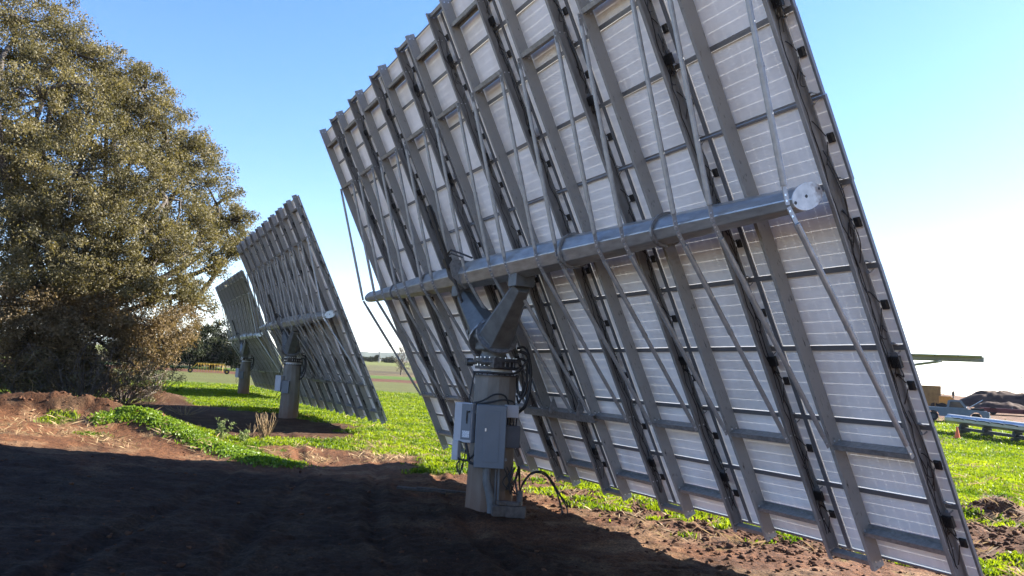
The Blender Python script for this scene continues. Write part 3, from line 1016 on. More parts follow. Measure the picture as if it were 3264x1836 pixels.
def post_gear(root, full):
    """boxes, hoses and pipes on the post"""
    def fbox(name, r, o, z, w, dep, h, m, bev=0.008, rz=0.0, subs=()):
        mb = MB()
        mb.box((0, 0, 0), (w, dep, h))
        mt = Matrix.Translation(F(r, o, z)) @ FM @ Matrix.Rotation(rz, 4, 'Z')
        return mb.build(name, m, root, mt, bevel=bev)
    def sub(par, name, c, s, m, bev=0.0):
        mb = MB()
        mb.box(c, s)
        return mb.build(name, m, par, Matrix.Identity(4), bevel=bev)
    if full:
        c = fbox('cabinet', -0.04, 0.60, 1.485, 0.60, 0.22, 1.22, M['cabinet'], 0.01)
        tag(c, 'tall grey breaker cabinet')
        sub(c, 'cabinet_cover', (0, -0.114, 0), (0.575, 0.012, 1.195), M['cabinet'], 0.003)
        sub(c, 'cabinet_door', (0.02, -0.1245, 0.0), (0.30, 0.009, 0.98), M['cabinet'], 0.003)
        sub(c, 'latch', (-0.10, -0.136, 0.13), (0.028, 0.016, 0.06), M['bolt'], 0.004)
        sub(c, 'mounting_rail', (0, 0.13, 0.45), (0.7, 0.04, 0.05), M['galv'])
        sub(c, 'mounting_rail', (0, 0.13, -0.45), (0.7, 0.04, 0.05), M['galv'])
        d = fbox('disconnect_switch', -0.55, 0.40, 1.72, 0.40, 0.24, 0.78, M['whitebox'], 0.012, R_(-28))
        tag(d, 'pale grey switch box with a black handle and a paper label')
        sub(d, 'switch_cover', (0.08, -0.124, 0.02), (0.22, 0.012, 0.70), M['cabinet'], 0.003)
        sub(d, 'handle', (0.10, -0.14, 0.14), (0.022, 0.03, 0.20), M['black'], 0.004)
        sub(d, 'handle', (0.135, -0.14, 0.22), (0.05, 0.03, 0.035), M['black'], 0.004)
        sub(d, 'switch_window', (0.10, -0.133, 0.02), (0.03, 0.01, 0.07), M['black'])
        sub(d, 'warning_label', (0.09, -0.132, -0.22), (0.16, 0.006, 0.13), M['label'])
        e = fbox('meter_box', -0.70, 0.42, 1.17, 0.14, 0.14, 0.38, M['whitebox'], 0.012, R_(-28))
        g = fbox('junction_case', 0.35, 0.44, 1.985, 0.25, 0.2, 0.25, M['whitebox'], 0.01, R_(14))
        h = fbox('transformer_box', 0.375, 0.46, 1.49, 0.30, 0.22, 0.43, M['darkbox'], 0.01, R_(12))
        tag(h, 'dark grey transformer box')
        mb = MB()
        for k in range(4): mb.tube([F(0.28 + 0.06 * k, 0.44, 1.86), F(0.29 + 0.055 * k, 0.45, 1.68)], 0.016, 6)
        mb.build('conduit', M['cable'], root)
        # corrugated conduit from the cabinet to the ground
        mb = MB()
        pts, rs = [], []
        base = [F(-0.08, 0.60, 0.90), F(-0.07, 0.60, 0.62), F(0.0, 0.58, 0.38), F(0.05, 0.57, 0.12), F(0.05, 0.57, -0.2)]
        for i in range(len(base) - 1):
            for k in range(10):
                pts.append(base[i].lerp(base[i + 1], k / 10))
                rs.append(0.075 + (0.006 if k % 2 else 0.0))
        mb.tube(pts, rs, 12)
        mb.build('corrugated_conduit', M['conduit'], root, smooth=True)
        for (r, w) in ((0.10, 0.022), (0.16, 0.028)):
            mb = MB()
            mb.tube([F(r, 0.56, 0.9), F(r + 0.02, 0.56, -0.1)], w, 8)
            mb.build('conduit', M['conduit'], root)
        # standpipe on the right with the loose cable arc
        mb = MB()
        mb.tube([F(0.60, 0.22, -0.2), F(0.61, 0.22, 0.42)], 0.06, 12)
        mb.build('standpipe', M['conduit'], root)
        for k in range(5):
            rr = random.Random(k)
            mb = MB()
            w = 0.05 * (rr.random() - 0.5)
            hose(mb, [F(0.55, 0.22 + w, 0.9), F(0.60, 0.22 + w, 0.45), F(0.66, 0.2, 0.56 + w), F(0.82, 0.16, 0.76 + 0.5 * w), F(1.08, 0.12, 0.77 + w), F(1.30, 0.10, 0.52 + w), F(1.42 + w + 0.05 * k, 0.08 + 0.05 * k, 0.16), F(1.47 + 2 * w + 0.03 * k, 0.08 + 0.1 * k, 0.0 if k < 3 else 0.3)], 0.014, 6)
            mb.build('loose_cable', M['cable'], root)
        for k in range(6):
            rr = random.Random(20 + k)
            mb = MB()
            x0 = 0.2 + 0.3 * rr.random()
            hose(mb, [F(x0, 0.5, 0.9), F(0.22 + 0.2 * rr.random(), 0.52, 0.6 + 0.1 * rr.random()), F(0.3 + 0.25 * rr.random(), 0.5, 0.34 + 0.2 * rr.random()), F(0.5, 0.42, 0.55 + 0.2 * rr.random()), F(0.57, 0.3, 0.80 + 0.1 * rr.random()), F(0.6, 0.22, 0.5)], 0.012, 6)
            mb.build('loose_cable', M['cable'], root)
        # hoses over the post
        for pts, r in (([F(-0.44, 0.30, 2.72), F(-0.47, 0.34, 2.45), F(-0.50, 0.40, 2.2), F(-0.47, 0.43, 2.06)], 0.018),
                       ([F(-0.46, 0.42, 2.10), F(-0.25, 0.5, 2.16), F(0.0, 0.52, 2.30), F(0.2, 0.48, 2.28), F(0.28, 0.45, 2.12)], 0.018),
                       ([F(-0.40, 0.45, 2.08), F(-0.1, 0.52, 2.14), F(0.15, 0.5, 2.20), F(0.36, 0.46, 2.18), F(0.42, 0.46, 2.08)], 0.018),
                       ([F(-0.46, 0.1, 2.72), F(-0.2, 0.44, 2.73), F(0.15, 0.5, 2.72), F(0.42, 0.42, 2.76), F(0.62, 0.2, 3.0)], 0.026),
                       ([F(-0.2, 0.44, 2.92), F(0.0, 0.5, 2.84), F(0.3, 0.45, 2.82), F(0.5, 0.35, 2.86)], 0.022),
                       ([F(-0.52, 0.5, 1.33), F(-0.46, 0.54, 1.1), F(-0.44, 0.56, 0.98), F(-0.34, 0.58, 0.93)], 0.028),
                       ([F(-0.66, 0.5, 1.02), F(-0.5, 0.52, 0.99), F(-0.36, 0.54, 1.1), F(-0.32, 0.55, 1.3)], 0.022),
                       ([F(-0.66, 0.46, 1.36), F(-0.58, 0.5, 1.34), F(-0.5, 0.5, 1.38)], 0.018)):
            mb = MB()
            hose(mb, pts, r)
            mb.build('hose', M['cable'], root, smooth=True)
        for k in range(4):
            rr = random.Random(60 + k)
            mb = MB()
            hose(mb, [F(-0.62, 0.5, 1.0), F(-0.70 + 0.08 * rr.random(), 0.5, 0.85 + 0.08 * rr.random()), F(-0.66 + 0.06 * rr.random(), 0.5, 0.68 + 0.1 * rr.random()), F(-0.58 + 0.05 * rr.random(), 0.5, 0.80 + 0.1 * rr.random()), F(-0.54, 0.5, 1.0), F(-0.50, 0.5, 1.3)], 0.010, 5)
            mb.build('hose', M['cable'], root)
    else:
        d = fbox('disconnect_switch', -0.50, 0.36, 1.72, 0.36, 0.24, 0.78, M['whitebox'], 0.012, R_(-28))
        fbox('cabinet', -0.12, 0.52, 1.55, 0.34, 0.2, 0.62, M['cabinet'], 0.01)
        mb = MB()
        hose(mb, [F(-0.44, 0.30, 2.72), F(-0.47, 0.34, 2.45), F(-0.50, 0.40, 2.2), F(-0.47, 0.43, 2.06)], 0.02)
        mb.build('hose', M['cable'], root)
        mb = MB()
        hose(mb, [F(-0.5, 0.5, 1.3), F(-0.58, 0.5, 1.05), F(-0.5, 0.5, 0.9), F(-0.42, 0.5, 1.05), F(-0.3, 0.5, 1.2)], 0.015)
        mb.build('hose', M['cable'], root)
    # slack loops beside the slew ring on the right
    for pts, r in (([F(0.45, 0.1, 3.2), F(0.62, 0.1, 3.12), F(0.70, 0.1, 2.85), F(0.70, 0.12, 2.45), F(0.62, 0.2, 2.1), F(0.47, 0.36, 1.95)], 0.034),
                   ([F(0.42, 0.05, 3.05), F(0.60, 0.05, 2.98), F(0.64, 0.1, 2.6), F(0.56, 0.15, 2.25), F(0.46, 0.1, 2.4), F(0.44, 0.05, 2.7)], 0.028),
                   ([F(0.40, 0.0, 3.25), F(0.55, 0.0, 3.28), F(0.66, 0.05, 3.1), F(0.58, 0.1, 2.95)], 0.025),
                   ([F(0.5, 0.1, 2.9), F(0.57, 0.1, 2.5), F(0.50, 0.1, 2.15), F(0.44, 0.1, 2.3)], 0.022)):
        mb = MB()
        hose(mb, pts, r)
        mb.build('hose', M['cable'], root, smooth=True)


def tracker(label, base, full=False, rz=0.0, tilt=TILT, cols=range(NC), group='solar trackers standing in a row', gear=True):
    root = empty('solar_tracker', base, rz)
    tag(root, label, 'solar tracker', group)
    PM = Matrix.Translation((8.865, 0.15, 5.05)) @ Matrix.Rotation(tilt, 4, 'X')
    T = lambda u, v, n=0.0: PM @ Matrix.Translation((u, v, n))
    r = random.Random(hash(label) % 1000)
    us = []
    row_off = [r.uniform(-0.012, 0.012) for _ in range(10)]
    for c in cols:
        uL = U0 + c * COLP
        uc = uL + COLP / 2
        for j in range(10):
            v = (j - 4.5) * ROWP
            m = link('solar_module', MESH['module'], root, T(uc + row_off[j], v, r.uniform(-0.0015, 0.0)))
            link('junction_box', MESH['jbox'], m, Matrix.Translation((0.875, 0.02, -0.013)))
            link('lead_cable', MESH['lead'][(c * 3 + j * 7) % 5], m, Matrix.Translation((0.875, 0.02, 0.0)))
        uA, uB = uL + A_OFF, uL + B_OFF
        ra = link('rail', MESH['railA'], root, T(uA, 0))
        rb = link('rail', MESH['railB'], root, T(uB, 0))
        cl = link('module_clamps', MESH['clamps'], rb, Matrix.Translation((FLG, 0, 0.0)))
        cl['kind'] = 'stuff'
        link('cable_run', MESH['runs'][c % 4], rb, Matrix.Identity(4))
        for v in (4.17, 2.15, -2.17, -4.2):
            link('optimizer', MESH['opt'], root, T(uB + FLG - 0.01, v))
        for uu in (uA - FLG / 2, uB + FLG / 2):
            us.append(uu)
            link('brace', MESH['brace+'], root, T(uu, 0))
            link('brace', MESH['brace-'], root, T(uu, 0))
        um = (uA + uB) / 2
        for v, k in ((4.57, 'zee'), (3.30, 'deep')):
            link('crossbar', MESH[k], root, T(um, v))
            link('crossbar', MESH[k], root, T(um, -v) @ Matrix.Rotation(math.pi, 4, 'Z'))
        if c + 1 in cols:
            ue = uB + (COLP - (B_OFF - A_OFF)) / 2
            link('crossbar', MESH['end'], root, T(ue, 5.03))
            link('crossbar', MESH['end'], root, T(ue, -5.03) @ Matrix.Rotation(math.pi, 4, 'Z'))
    tb = link('torque_tube', MESH['tube'], root, T(0, 0))
    for u in (-2.76, -14.64): link('flange_ring', MESH['ringS'], tb, Matrix.Translation((u, 0, 0)))
    for u in (-5.3, -12.1): link('flange_ring', MESH['ringL'], tb, Matrix.Translation((u, 0, 0)))
    link('end_plate', MESH['plateR'], tb, Matrix.Translation((-0.19, 0, 0)))
    link('end_plate', MESH['plateL'], tb, Matrix.Translation((-17.21, 0, 0)))
    # bracket of the actuator on the tube
    mb = MB()
    for s in (-0.12, 0.12):
        mb.prism([(0.0, 0.25), (0.28, 0.45), (0.45, 0.80), (0.36, 0.92), (0.1, 0.95), (-0.25, 0.78)], -9.86 + s - 0.01, -9.86 + s + 0.01, 0)
    mb.build('actuator_bracket', M['galv'], root, PM)
    # stop beam across the lower rails near the post
    mb = MB()
    mb.box((-8.70, -3.33, 0.29), (3.0, 0.16, 0.012))
    mb.box((-8.70, -3.26, 0.255), (3.0, 0.012, 0.07))
    mb.box((-8.70, -3.40, 0.255), (3.0, 0.012, 0.07))
    for u in (-9.9, -8.7, -7.6): mb.prism([(-3.2, 0.2), (-2.95, 0.2), (-3.2, 0.42), (-3.26, 0.42)], u - 0.006, u + 0.006, 0)
    mb.build('stop_beam', M['galv'], root, PM)
    link('post', MESH['post'], root)
    link('collar', MESH['collar'], root)
    link('slew_ring', MESH['slew'], root)
    if tilt == TILT:
        link('hub', MESH['hub'], root)
        for s in 'RL':
            am = link('fork_arm', MESH['arm' + s], root)
            link('bolt_flange', MESH['aring' + s], am)
        link('actuator_ear', MESH['ear'], root)
        link('actuator_rod', MESH['rod'], root)
        link('actuator_jack', MESH['jack'], root)
    else:
        mb = MB()
        mb.tube([(0, 0, 3.0), (0, 0.1, 4.4)], [0.35, 0.25], 8)
        mb.build('hub', M['arm'], root)
    if gear: post_gear(root, full)
    return root


tracker('nearest large tilted solar tracker seen from behind with a grey cabinet on its post', (0, 0, 0), full=True)
tracker('tilted solar tracker in the middle of the row, partly behind the big tree', (-27.18, 1.16, hz(-27.18, 1.16) * 0.5 + 0.02))
tracker('farthest small tilted solar tracker beside the big tree', (-58.34, 3.25, hz(-58.34, 3.25) * 0.5 + 0.1))

# ------------------------------------------------------------------ vegetation
def tri_leaves(P, nrm_jit, size, r, up_bias=0.0, aspect=0.5, quad=True):
    """diamond leaves at points P with random orientation; returns verts, faces"""
    n = len(P)
    d = r.normal(size=(n, 3))
    d[:, 2] += up_bias
    d /= np.linalg.norm(d, axis=1)[:, None]
    e = np.cross(d, r.normal(size=(n, 3)))
    e /= np.linalg.norm(e, axis=1)[:, None] + 1e-9
    s = size * (0.6 + 0.8 * r.random(n))[:, None]
    a = P - d * s * 0.5
    b = P + e * s * aspect * 0.5
    c = P + d * s * 0.5
    q = P - e * s * aspect * 0.5
    V = np.stack([a, b, c, q], 1).reshape(-1, 3)
    F_ = np.arange(4 * n).reshape(n, 4)
    return V, F_


def foliage(name, centres, per, spread, size, m, r, parent, tone_fn=None, aspect=0.5, up=0.2):
    C = np.repeat(np.asarray(centres), per, axis=0)
    off = r.normal(size=C.shape)
    off /= np.linalg.norm(off, axis=1)[:, None]
    off *= (r.random(len(C)) ** 0.6)[:, None]
    sp = np.repeat(np.asarray(spread), per, axis=0) if hasattr(spread, '__len__') else spread
    P = C + off * (sp[:, None] if hasattr(sp, '__len__') else sp) * np.array([1, 1, 0.8])
    V, F_ = tri_leaves(P, 0, size, r, up, aspect)
    clump_tone = np.repeat(r.random(len(centres)), per)
    tone = np.clip(0.55 * clump_tone + 0.45 * r.random(len(P)), 0, 1)
    me = np_mesh(name, V, F_, m, {'tone': np.repeat(tone, 4)})
    return link(name, me, parent)


def limb_mesh(paths, m, name, n=6):
    mb = MB()
    for pts, rs in paths: mb.tube(pts, rs, n)
    return mb.mesh(name, m, smooth=True)


def bend(a, b, r, k=0.12, n=6):
    a, b = np.asarray(a, float), np.asarray(b, float)
    L = np.linalg.norm(b - a)
    o1, o2 = r.normal(size=3) * L * k, r.normal(size=3) * L * k * 0.6
    out = []
    for i in range(n + 1):
        t = i / n
        out.append(tuple(a + (b - a) * t + o1 * math.sin(math.pi * t) + o2 * math.sin(2 * math.pi * t)))
    return out


M['bark'] = mat('grey_bark', (0.09, 0.075, 0.06), 0.9, c2=(0.04, 0.032, 0.027), scale=6, bump=0.4)
M['twig'] = mat('pale_twig', (0.16, 0.125, 0.10), 0.9, c2=(0.08, 0.06, 0.05), scale=6)
M['oakleaf'] = leaf_mat('evergreen_oak_leaf', (0.038, 0.039, 0.020), (0.225, 0.19, 0.10), 0.33, (1.2, 1.15, 0.5), 0.62, spec=0.25)
M['oakleaf_dry'] = leaf_mat('browning_oak_leaf', (0.06, 0.047, 0.026), (0.26, 0.19, 0.105), 0.3, (1.2, 1.1, 0.6), 0.7, spec=0.2)
M['shrubleaf'] = leaf_mat('olive_shrub_leaf', (0.065, 0.060, 0.026), (0.19, 0.155, 0.075), 0.28, (1.2, 1.1, 0.6), 0.5)
M['hedgeleaf'] = leaf_mat('dark_hedge_leaf', (0.016, 0.022, 0.010), (0.05, 0.058, 0.022), 0.25, None, 0.7, spec=0.15)
M['grass'] = leaf_mat('bright_grass', (0.032, 0.085, 0.005), (0.23, 0.29, 0.012), 0.55, (1.15, 1.1, 0.6), 0.55, spec=0.3)
M['clover'] = leaf_mat('clover_leaf', (0.05, 0.12, 0.009), (0.19, 0.28, 0.022), 0.45, (1.15, 1.1, 0.6), 0.5)
M['dry'] = leaf_mat('dry_stalk', (0.20, 0.13, 0.06), (0.42, 0.30, 0.16), 0.3, None, 0.8)
M['weed'] = leaf_mat('pale_weed_leaf', (0.12, 0.16, 0.05), (0.26, 0.30, 0.10), 0.35, None, 0.6)


def cam_point(px, py, dist):
    """place a measured direction (photograph at 2576 wide) at a ground distance"""
    f = 2606.364 / 3264 * 2576
    v = (px - 1288) / f, (py - 724.5) / f, 1.0
    w = [sum(CR[k][i] * v[k] for k in range(3)) for i in range(3)]
    h = math.hypot(w[0], w[1])
    return np.array([CAM.x + w[0] * dist / h, CAM.y + w[1] * dist / h, CAM.z + w[2] * dist / h])


def big_tree():
    r = np.random.default_rng(3)
    D = 56.0
    base = cam_point(130, 960, D)
    bx, by = base[0], base[1]
    root = empty('evergreen_oak', (bx, by, hz(bx, by)))
    tag(root, 'huge evergreen oak with olive grey leaves filling the left side', 'tree')
    inv = np.array([bx, by, hz(bx, by)])
    S = D / 2057.0
    lobes = [(40, 90, 150, 0), (-80, 60, 180, 1), (165, 160, 100, -1), (110, 250, 150, -2), (250, 290, 115, 0), (345, 265, 95, 1), (-60, 330, 200, 0), (420, 350, 85, 0), (330, 400, 120, -1), (190, 430, 150, -3), (480, 440, 90, 1), (60, 480, 160, -2), (420, 500, 110, -2), (545, 515, 76, 1), (590, 555, 48, 1), (450, 380, 80, 0), (270, 210, 90, 0), (360, 230, 75, 0), (300, 560, 130, -3), (570, 580, 58, 2), (500, 600, 75, 0), (150, 620, 150, -3), (590, 625, 28, 1), (540, 665, 36, 1), (400, 640, 90, -2), (20, 700, 150, -2), (260, 720, 120, -3), (430, 745, 75, -1), (490, 765, 55, 0), (350, 800, 80, -2), (140, 790, 130, -3), (440, 830, 50, -1), (-60, 560, 180, 0), (240, 860, 90, -3), (340, 880, 50, -2), (60, 860, 110, -3), (30, 770, 130, -3), (130, 890, 100, -3), (220, 810, 110, -3), (300, 905, 55, -3), (-40, 880, 120, -2), (70, 930, 70, -3), (190, 925, 70, -3), (390, 860, 55, -2)]
    cents, spreads, limbs = [], [], []
    for (px, py, rp, dz) in lobes:
        c = cam_point(px, py, D + dz * 1.4)
        R = rp * S
        n = int(16 + 9.6 * R * R)
        u = r.normal(size=(n, 3))
        u /= np.linalg.norm(u, axis=1)[:, None]
        rad = R * (0.45 + 0.60 * r.random(n) ** 0.6)
        p = c + u * rad[:, None] * np.array([1, 1, 0.95])
        keep = fbm(p[:, 0] * 0.55 + p[:, 2] * 0.31, p[:, 1] * 0.6 + p[:, 2] * 0.62, 7, 2) > 0.29
        p = p[keep]
        cents.append(p)
        spreads.append((0.28 + 0.42 * r.random(len(p))) * 1.33)
        limbs.append((c, p[r.choice(len(p), min(len(p), 5), replace=False)] if len(p) else p))
    C = np.vstack(cents) - inv
    Sp = np.concatenate(spreads)
    ok = C[:, 2] > 0.4
    C, Sp = C[ok], Sp[ok]
    foliage('crown', C[C[:, 2] > 6.0], 150, Sp[C[:, 2] > 6.0], 0.135, M['oakleaf'], r, root, aspect=0.5)
    low = (C[:, 2] <= 6.0)
    foliage('lower_crown', C[low], 105, Sp[low], 0.135, M['oakleaf_dry'], r, root, aspect=0.5)
    paths = []
    trunk_top = np.array([0.2, 0.5, 4.6])
    paths.append((bend((0, 0, -0.3), trunk_top, r, 0.05), [0.95, 0.8, 0.7, 0.65, 0.6, 0.55, 0.5]))
    for c, tips in limbs:
        c = c - inv
        L = np.linalg.norm(c - trunk_top)
        w = min(0.30, 0.07 + 0.025 * L)
        paths.append((bend(trunk_top, c, r, 0.10), list(np.linspace(w, w * 0.35, 7))))
        for t in tips: paths.append((bend(c, t - inv, r, 0.15, 4), list(np.linspace(w * 0.35, 0.02, 5))))
    link('trunk', limb_mesh(paths, M['bark'], 'trunk'), root)
    return root


big_tree()


def twig_shrub(name, label, px, py, d, w, h, n_stem, leafm, per, r_seed, group=None, cat='shrub', lsize=0.11, nclump=60):
    r = np.random.default_rng(r_seed)
    b = cam_point(px, py, d)
    z = hz(b[0], b[1])
    root = empty(name, (b[0], b[1], z))
    tag(root, label, cat, group)
    paths, cents = [], []
    for i in range(n_stem):
        a = r.random() * 6.283
        k = r.random() ** 0.5
        tip = np.array([math.cos(a) * w * k, math.sin(a) * w * k, h * (0.35 + 0.65 * r.random()) * (1 - 0.35 * k)])
        st = np.array([tip[0] * 0.15, tip[1] * 0.15, -0.1])
        pts = bend(st, tip, r, 0.10, 5)
        paths.append((pts, list(np.linspace(0.03, 0.008, 6))))
        for q in range(3):
            o = np.array(pts[3 + q % 3])
            e = o + r.normal(size=3) * np.array([0.5, 0.5, 0.3]) * w * 0.25 + np.array([0, 0, -0.1])
            e[2] = max(e[2], 0.05)
            paths.append((bend(o, e, r, 0.15, 3), list(np.linspace(0.014, 0.005, 4))))
            cents.append(e)
        cents.append(tip)
    cents = np.array(cents)
    cents = cents[r.choice(len(cents), min(nclump, len(cents)), replace=False)]
    link('stem', limb_mesh(paths, M['twig'], 'stem', 4), root)
    foliage('crown', cents, per, 0.45, lsize, leafm, r, root)
    return root


G_UND = 'undergrowth below the big oak'
twig_shrub('shrub', 'twiggy half-bare shrub below the oak, nearest the frame edge', 60, 985, 52, 3.6, 4.4, 60, M['shrubleaf'], 60, 11, G_UND)
twig_shrub('shrub', 'broad tangle of bare grey twigs under the middle of the oak', 215, 972, 51, 3.6, 5.0, 90, M['shrubleaf'], 26, 12, G_UND)
twig_shrub('shrub', 'leafy olive shrub at the right foot of the oak', 318, 960, 52, 2.2, 3.4, 50, M['shrubleaf'], 70, 13, G_UND)
twig_shrub('shrub', 'dense dark shrub behind the twigs under the oak', 150, 965, 54, 4.2, 5.0, 60, M['hedgeleaf'], 90, 14, G_UND)
twig_shrub('shrub', 'low dark shrub behind the oak beside the grass track', 395, 930, 74, 2.8, 4.0, 50, M['hedgeleaf'], 60, 15, G_UND)


def far_tree(label, px, py_base, d, width, hgt, seed, m, per=26, ls=0.4, bare=False, group='trees of the far hedge'):
    r = np.random.default_rng(seed)
    b = cam_point(px, py_base, d)
    z = hz(b[0], b[1])
    root = empty('hedge_tree' if not bare else 'bare_tree', (b[0], b[1], z))
    tag(root, label, 'tree', group)
    top = np.array([0, 0, hgt * 0.45])
    paths = [(bend((0, 0, -0.3), top, r, 0.04), list(np.linspace(0.16, 0.10, 7)))]
    cents = []
    n = 46 if not bare else 34
    for i in range(n):
        u = r.normal(size=3)
        u /= np.linalg.norm(u)
        p = np.array([u[0] * width / 2, u[1] * width / 2, hgt * 0.56 + u[2] * hgt * 0.42]) * 1.0
        p[:2] *= r.random() ** 0.4
        cents.append(p)
        if i < 24 or bare: paths.append((bend(top * (0.4 + 0.6 * r.random()), p, r, 0.1, 4), list(np.linspace(0.07, 0.02, 5))))
        if bare:
            for q in range(4): paths.append((bend(p * 0.8, p + r.normal(size=3) * hgt * 0.10, r, 0.1, 3), [0.03, 0.025, 0.02, 0.015]))
    link('trunk', limb_mesh(paths, M['bark'], 'trunk', 4), root)
    foliage('crown', np.array(cents), per, width * 0.16, ls, m, r, root)
    return root


for i, (px, pb, d, w, h, k) in enumerate([(415, 925, 150, 7, 5.0, 0), (450, 925, 155, 7, 6.2, 0), (478, 926, 150, 6, 5.0, 1), (505, 928, 158, 6.5, 7.4, 1), (530, 928, 152, 6, 5.2, 0), (556, 930, 160, 7, 8.6, 0), (582, 930, 154, 6.5, 7.0, 1), (606, 931, 150, 6, 4.6, 0)]):
    far_tree(['dark rounded tree at the left end of the far hedge', 'dark tree in the far hedge left of the yellow rake', 'rounded tree in the far hedge behind the left end of the yellow rake', 'tall thin tree in the far hedge behind the yellow rake', 'low dark tree in the far hedge behind the middle of the yellow rake', 'tallest dark tree in the far hedge beside the farthest tracker', 'broad dark tree in the far hedge just behind the farthest tracker', 'low dark tree in the far hedge behind the farthest tracker post'][i], px, pb, d, w, h, 200 + i, M['hedgeleaf'], per=80)
far_tree('leafless tree standing alone in the far field between two trackers', 1008, 945, 175, 5.5, 6.2, 230, M['shrubleaf'], per=5, ls=0.25, bare=True, group='field trees')
for i, (px, h) in enumerate([(930, 3.0), (948, 5.0), (975, 3.4), (984, 4.0), (905, 3.2)]):
    far_tree(['small dark tree left of the thin mast on the skyline', 'slim dark tree beside the thin mast on the skyline', 'low dark tree right of the thin mast on the skyline', 'rounded dark tree near the leafless tree on the skyline', 'small tree on the skyline behind the middle tracker edge'][i], px, 917, 430, 7 if i != 1 else 3, h * 0.75, 240 + i, M['hedgeleaf'], per=16, ls=0.8, group='trees on the skyline')


# grass, clover, straw, clods --------------------------------------------------
def sample_ground(n, rmin, rmax, a0, a1, r, power=1.0):
    A = np.radians(a0 + (a1 - a0) * r.random(n))
    d = rmin * (rmax / rmin) ** (r.random(n) ** power)
    return CAM.x + np.cos(A) * d, CAM.y + np.sin(A) * d, d


def blades(n, rmin, rmax, seed, hgt, wid, m, name, label, cat, sel, lean=0.5):
    r = np.random.default_rng(seed)
    x, y, d = sample_ground(n, rmin, rmax, 118, 190, r)
    g, _ = cover(x, y)
    k = sel(g, x, y, r)
    x, y, d, g = x[k], y[k], d[k], g[k]
    z = height(x, y) + (fbm(x * 3.1, y * 3.1, 101, 3) - 0.5) * 0.07
    n = len(x)
    sc_ = (0.7 + 0.7 * fbm(x * 0.8, y * 0.8, 77)) * (0.9 + d / 90.0)
    H = hgt * (0.5 + 0.9 * r.random(n)) * sc_
    a = r.random(n) * 6.283
    w = wid * (0.9 + d / 45.0) * (0.7 + 0.6 * r.random(n))
    lx, ly = r.normal(size=n) * lean * H, r.normal(size=n) * lean * H
    dx, dy = np.cos(a) * w, np.sin(a) * w
    b0 = np.stack([x - dx * 0.35, y - dy * 0.35, z - 0.01], 1)
    b1 = np.stack([x + dx * 0.35, y + dy * 0.35, z - 0.01], 1)
    m1 = np.stack([x + dx + lx * 0.5, y + dy + ly * 0.5, z + H * 0.62], 1)
    m0 = np.stack([x + lx, y + ly, z + H], 1)
    V = np.stack([b0, b1, m1, m0], 1).reshape(-1, 3)
    tone = np.clip(0.30 + 0.45 * r.random(n) + 1.1 * (fbm(x * 0.5, y * 0.5, 88) - 0.5) + 0.8 * (fbm(x * 2.5, y * 2.5, 89, 2) - 0.5), 0, 1)
    me = np_mesh(name, V, np.arange(4 * n).reshape(n, 4), m, {'tone': np.repeat(tone, 4)})
    o = link(name, me)
    tag(o, label, cat, kind='stuff')
    return o


blades(700000, 15, 95, 1, 0.060, 0.022, M['grass'], 'grass', 'short bright green grass between and beyond the trackers', 'grass', lambda g, x, y, r: r.random(len(g)) < g * 0.95)
blades(60000, 15, 45, 2, 0.10, 0.012, M['dry'], 'straw', 'loose dry straw and dead stalks lying on the bare soil', 'straw', lambda g, x, y, r: (r.random(len(g)) < (1 - g) * (1 - cover(x, y, True)[2]) * sstep(0.45, 0.62, fbm(x * 1.7, y * 1.7, 51)) * np.maximum(sstep(25, 27, np.hypot(x - CAM.x, y - CAM.y)), 0.35 * sstep(1.5, 2.5, y))), lean=1.6)


def clods():
    r = np.random.default_rng(9)
    x, y, d = sample_ground(60000, 9, 70, 118, 190, r)
    g, c = cover(x, y)
    ridge = np.zeros(len(x))
    for a, b in (((-17.8, -11.5), (-17.6, -8.7)), ((-17.6, -8.7), (-15.9, -5.5)), ((-50, -9.5), (-40.5, -4.2)), ((2.0, 12.2), (5.5, 8.2)), ((-2, 3.2), (4, 4.0))):
        ridge = np.maximum(ridge, np.exp(-(seg_dist(x, y, a, b)[0] / 1.6) ** 2))
    k = (r.random(len(x)) < (0.03 + 0.12 * sstep(0.5, 2.0, y) + 0.95 * ridge) * (1 - g))
    x, y, ridge = x[k], y[k], ridge[k]
    z = height(x, y)
    n = len(x)
    s = (0.010 + 0.034 * r.random(n) ** 3) * (1 + 0.5 * ridge)
    ico = bmesh.new()
    bmesh.ops.create_icosphere(ico, subdivisions=1, radius=1)
    iv = np.array([v.co[:] for v in ico.verts])
    jf = np.array([[v.index for v in f.verts] for f in ico.faces])
    ico.free()
    V = iv[None] * (0.5 + 1.0 * r.random((n, len(iv), 1))) * s[:, None, None] * np.array([1.2, 1.2, 0.8])
    V = V + np.stack([x, y, z + s * 0.2], 1)[:, None]
    Fc = jf[None] + (np.arange(n) * len(iv))[:, None, None]
    o = link('soil_clods', np_mesh('soil_clods', V.reshape(-1, 3), Fc.reshape(-1, 3), M['clod']))
    tag(o, 'loose reddish clods of soil scattered over the bare ground', 'soil', kind='stuff')


M['clod'] = mat('soil_clod', (0.125, 0.060, 0.032), 0.95, c2=(0.055, 0.028, 0.018), scale=3, spec=0.1)
clods()


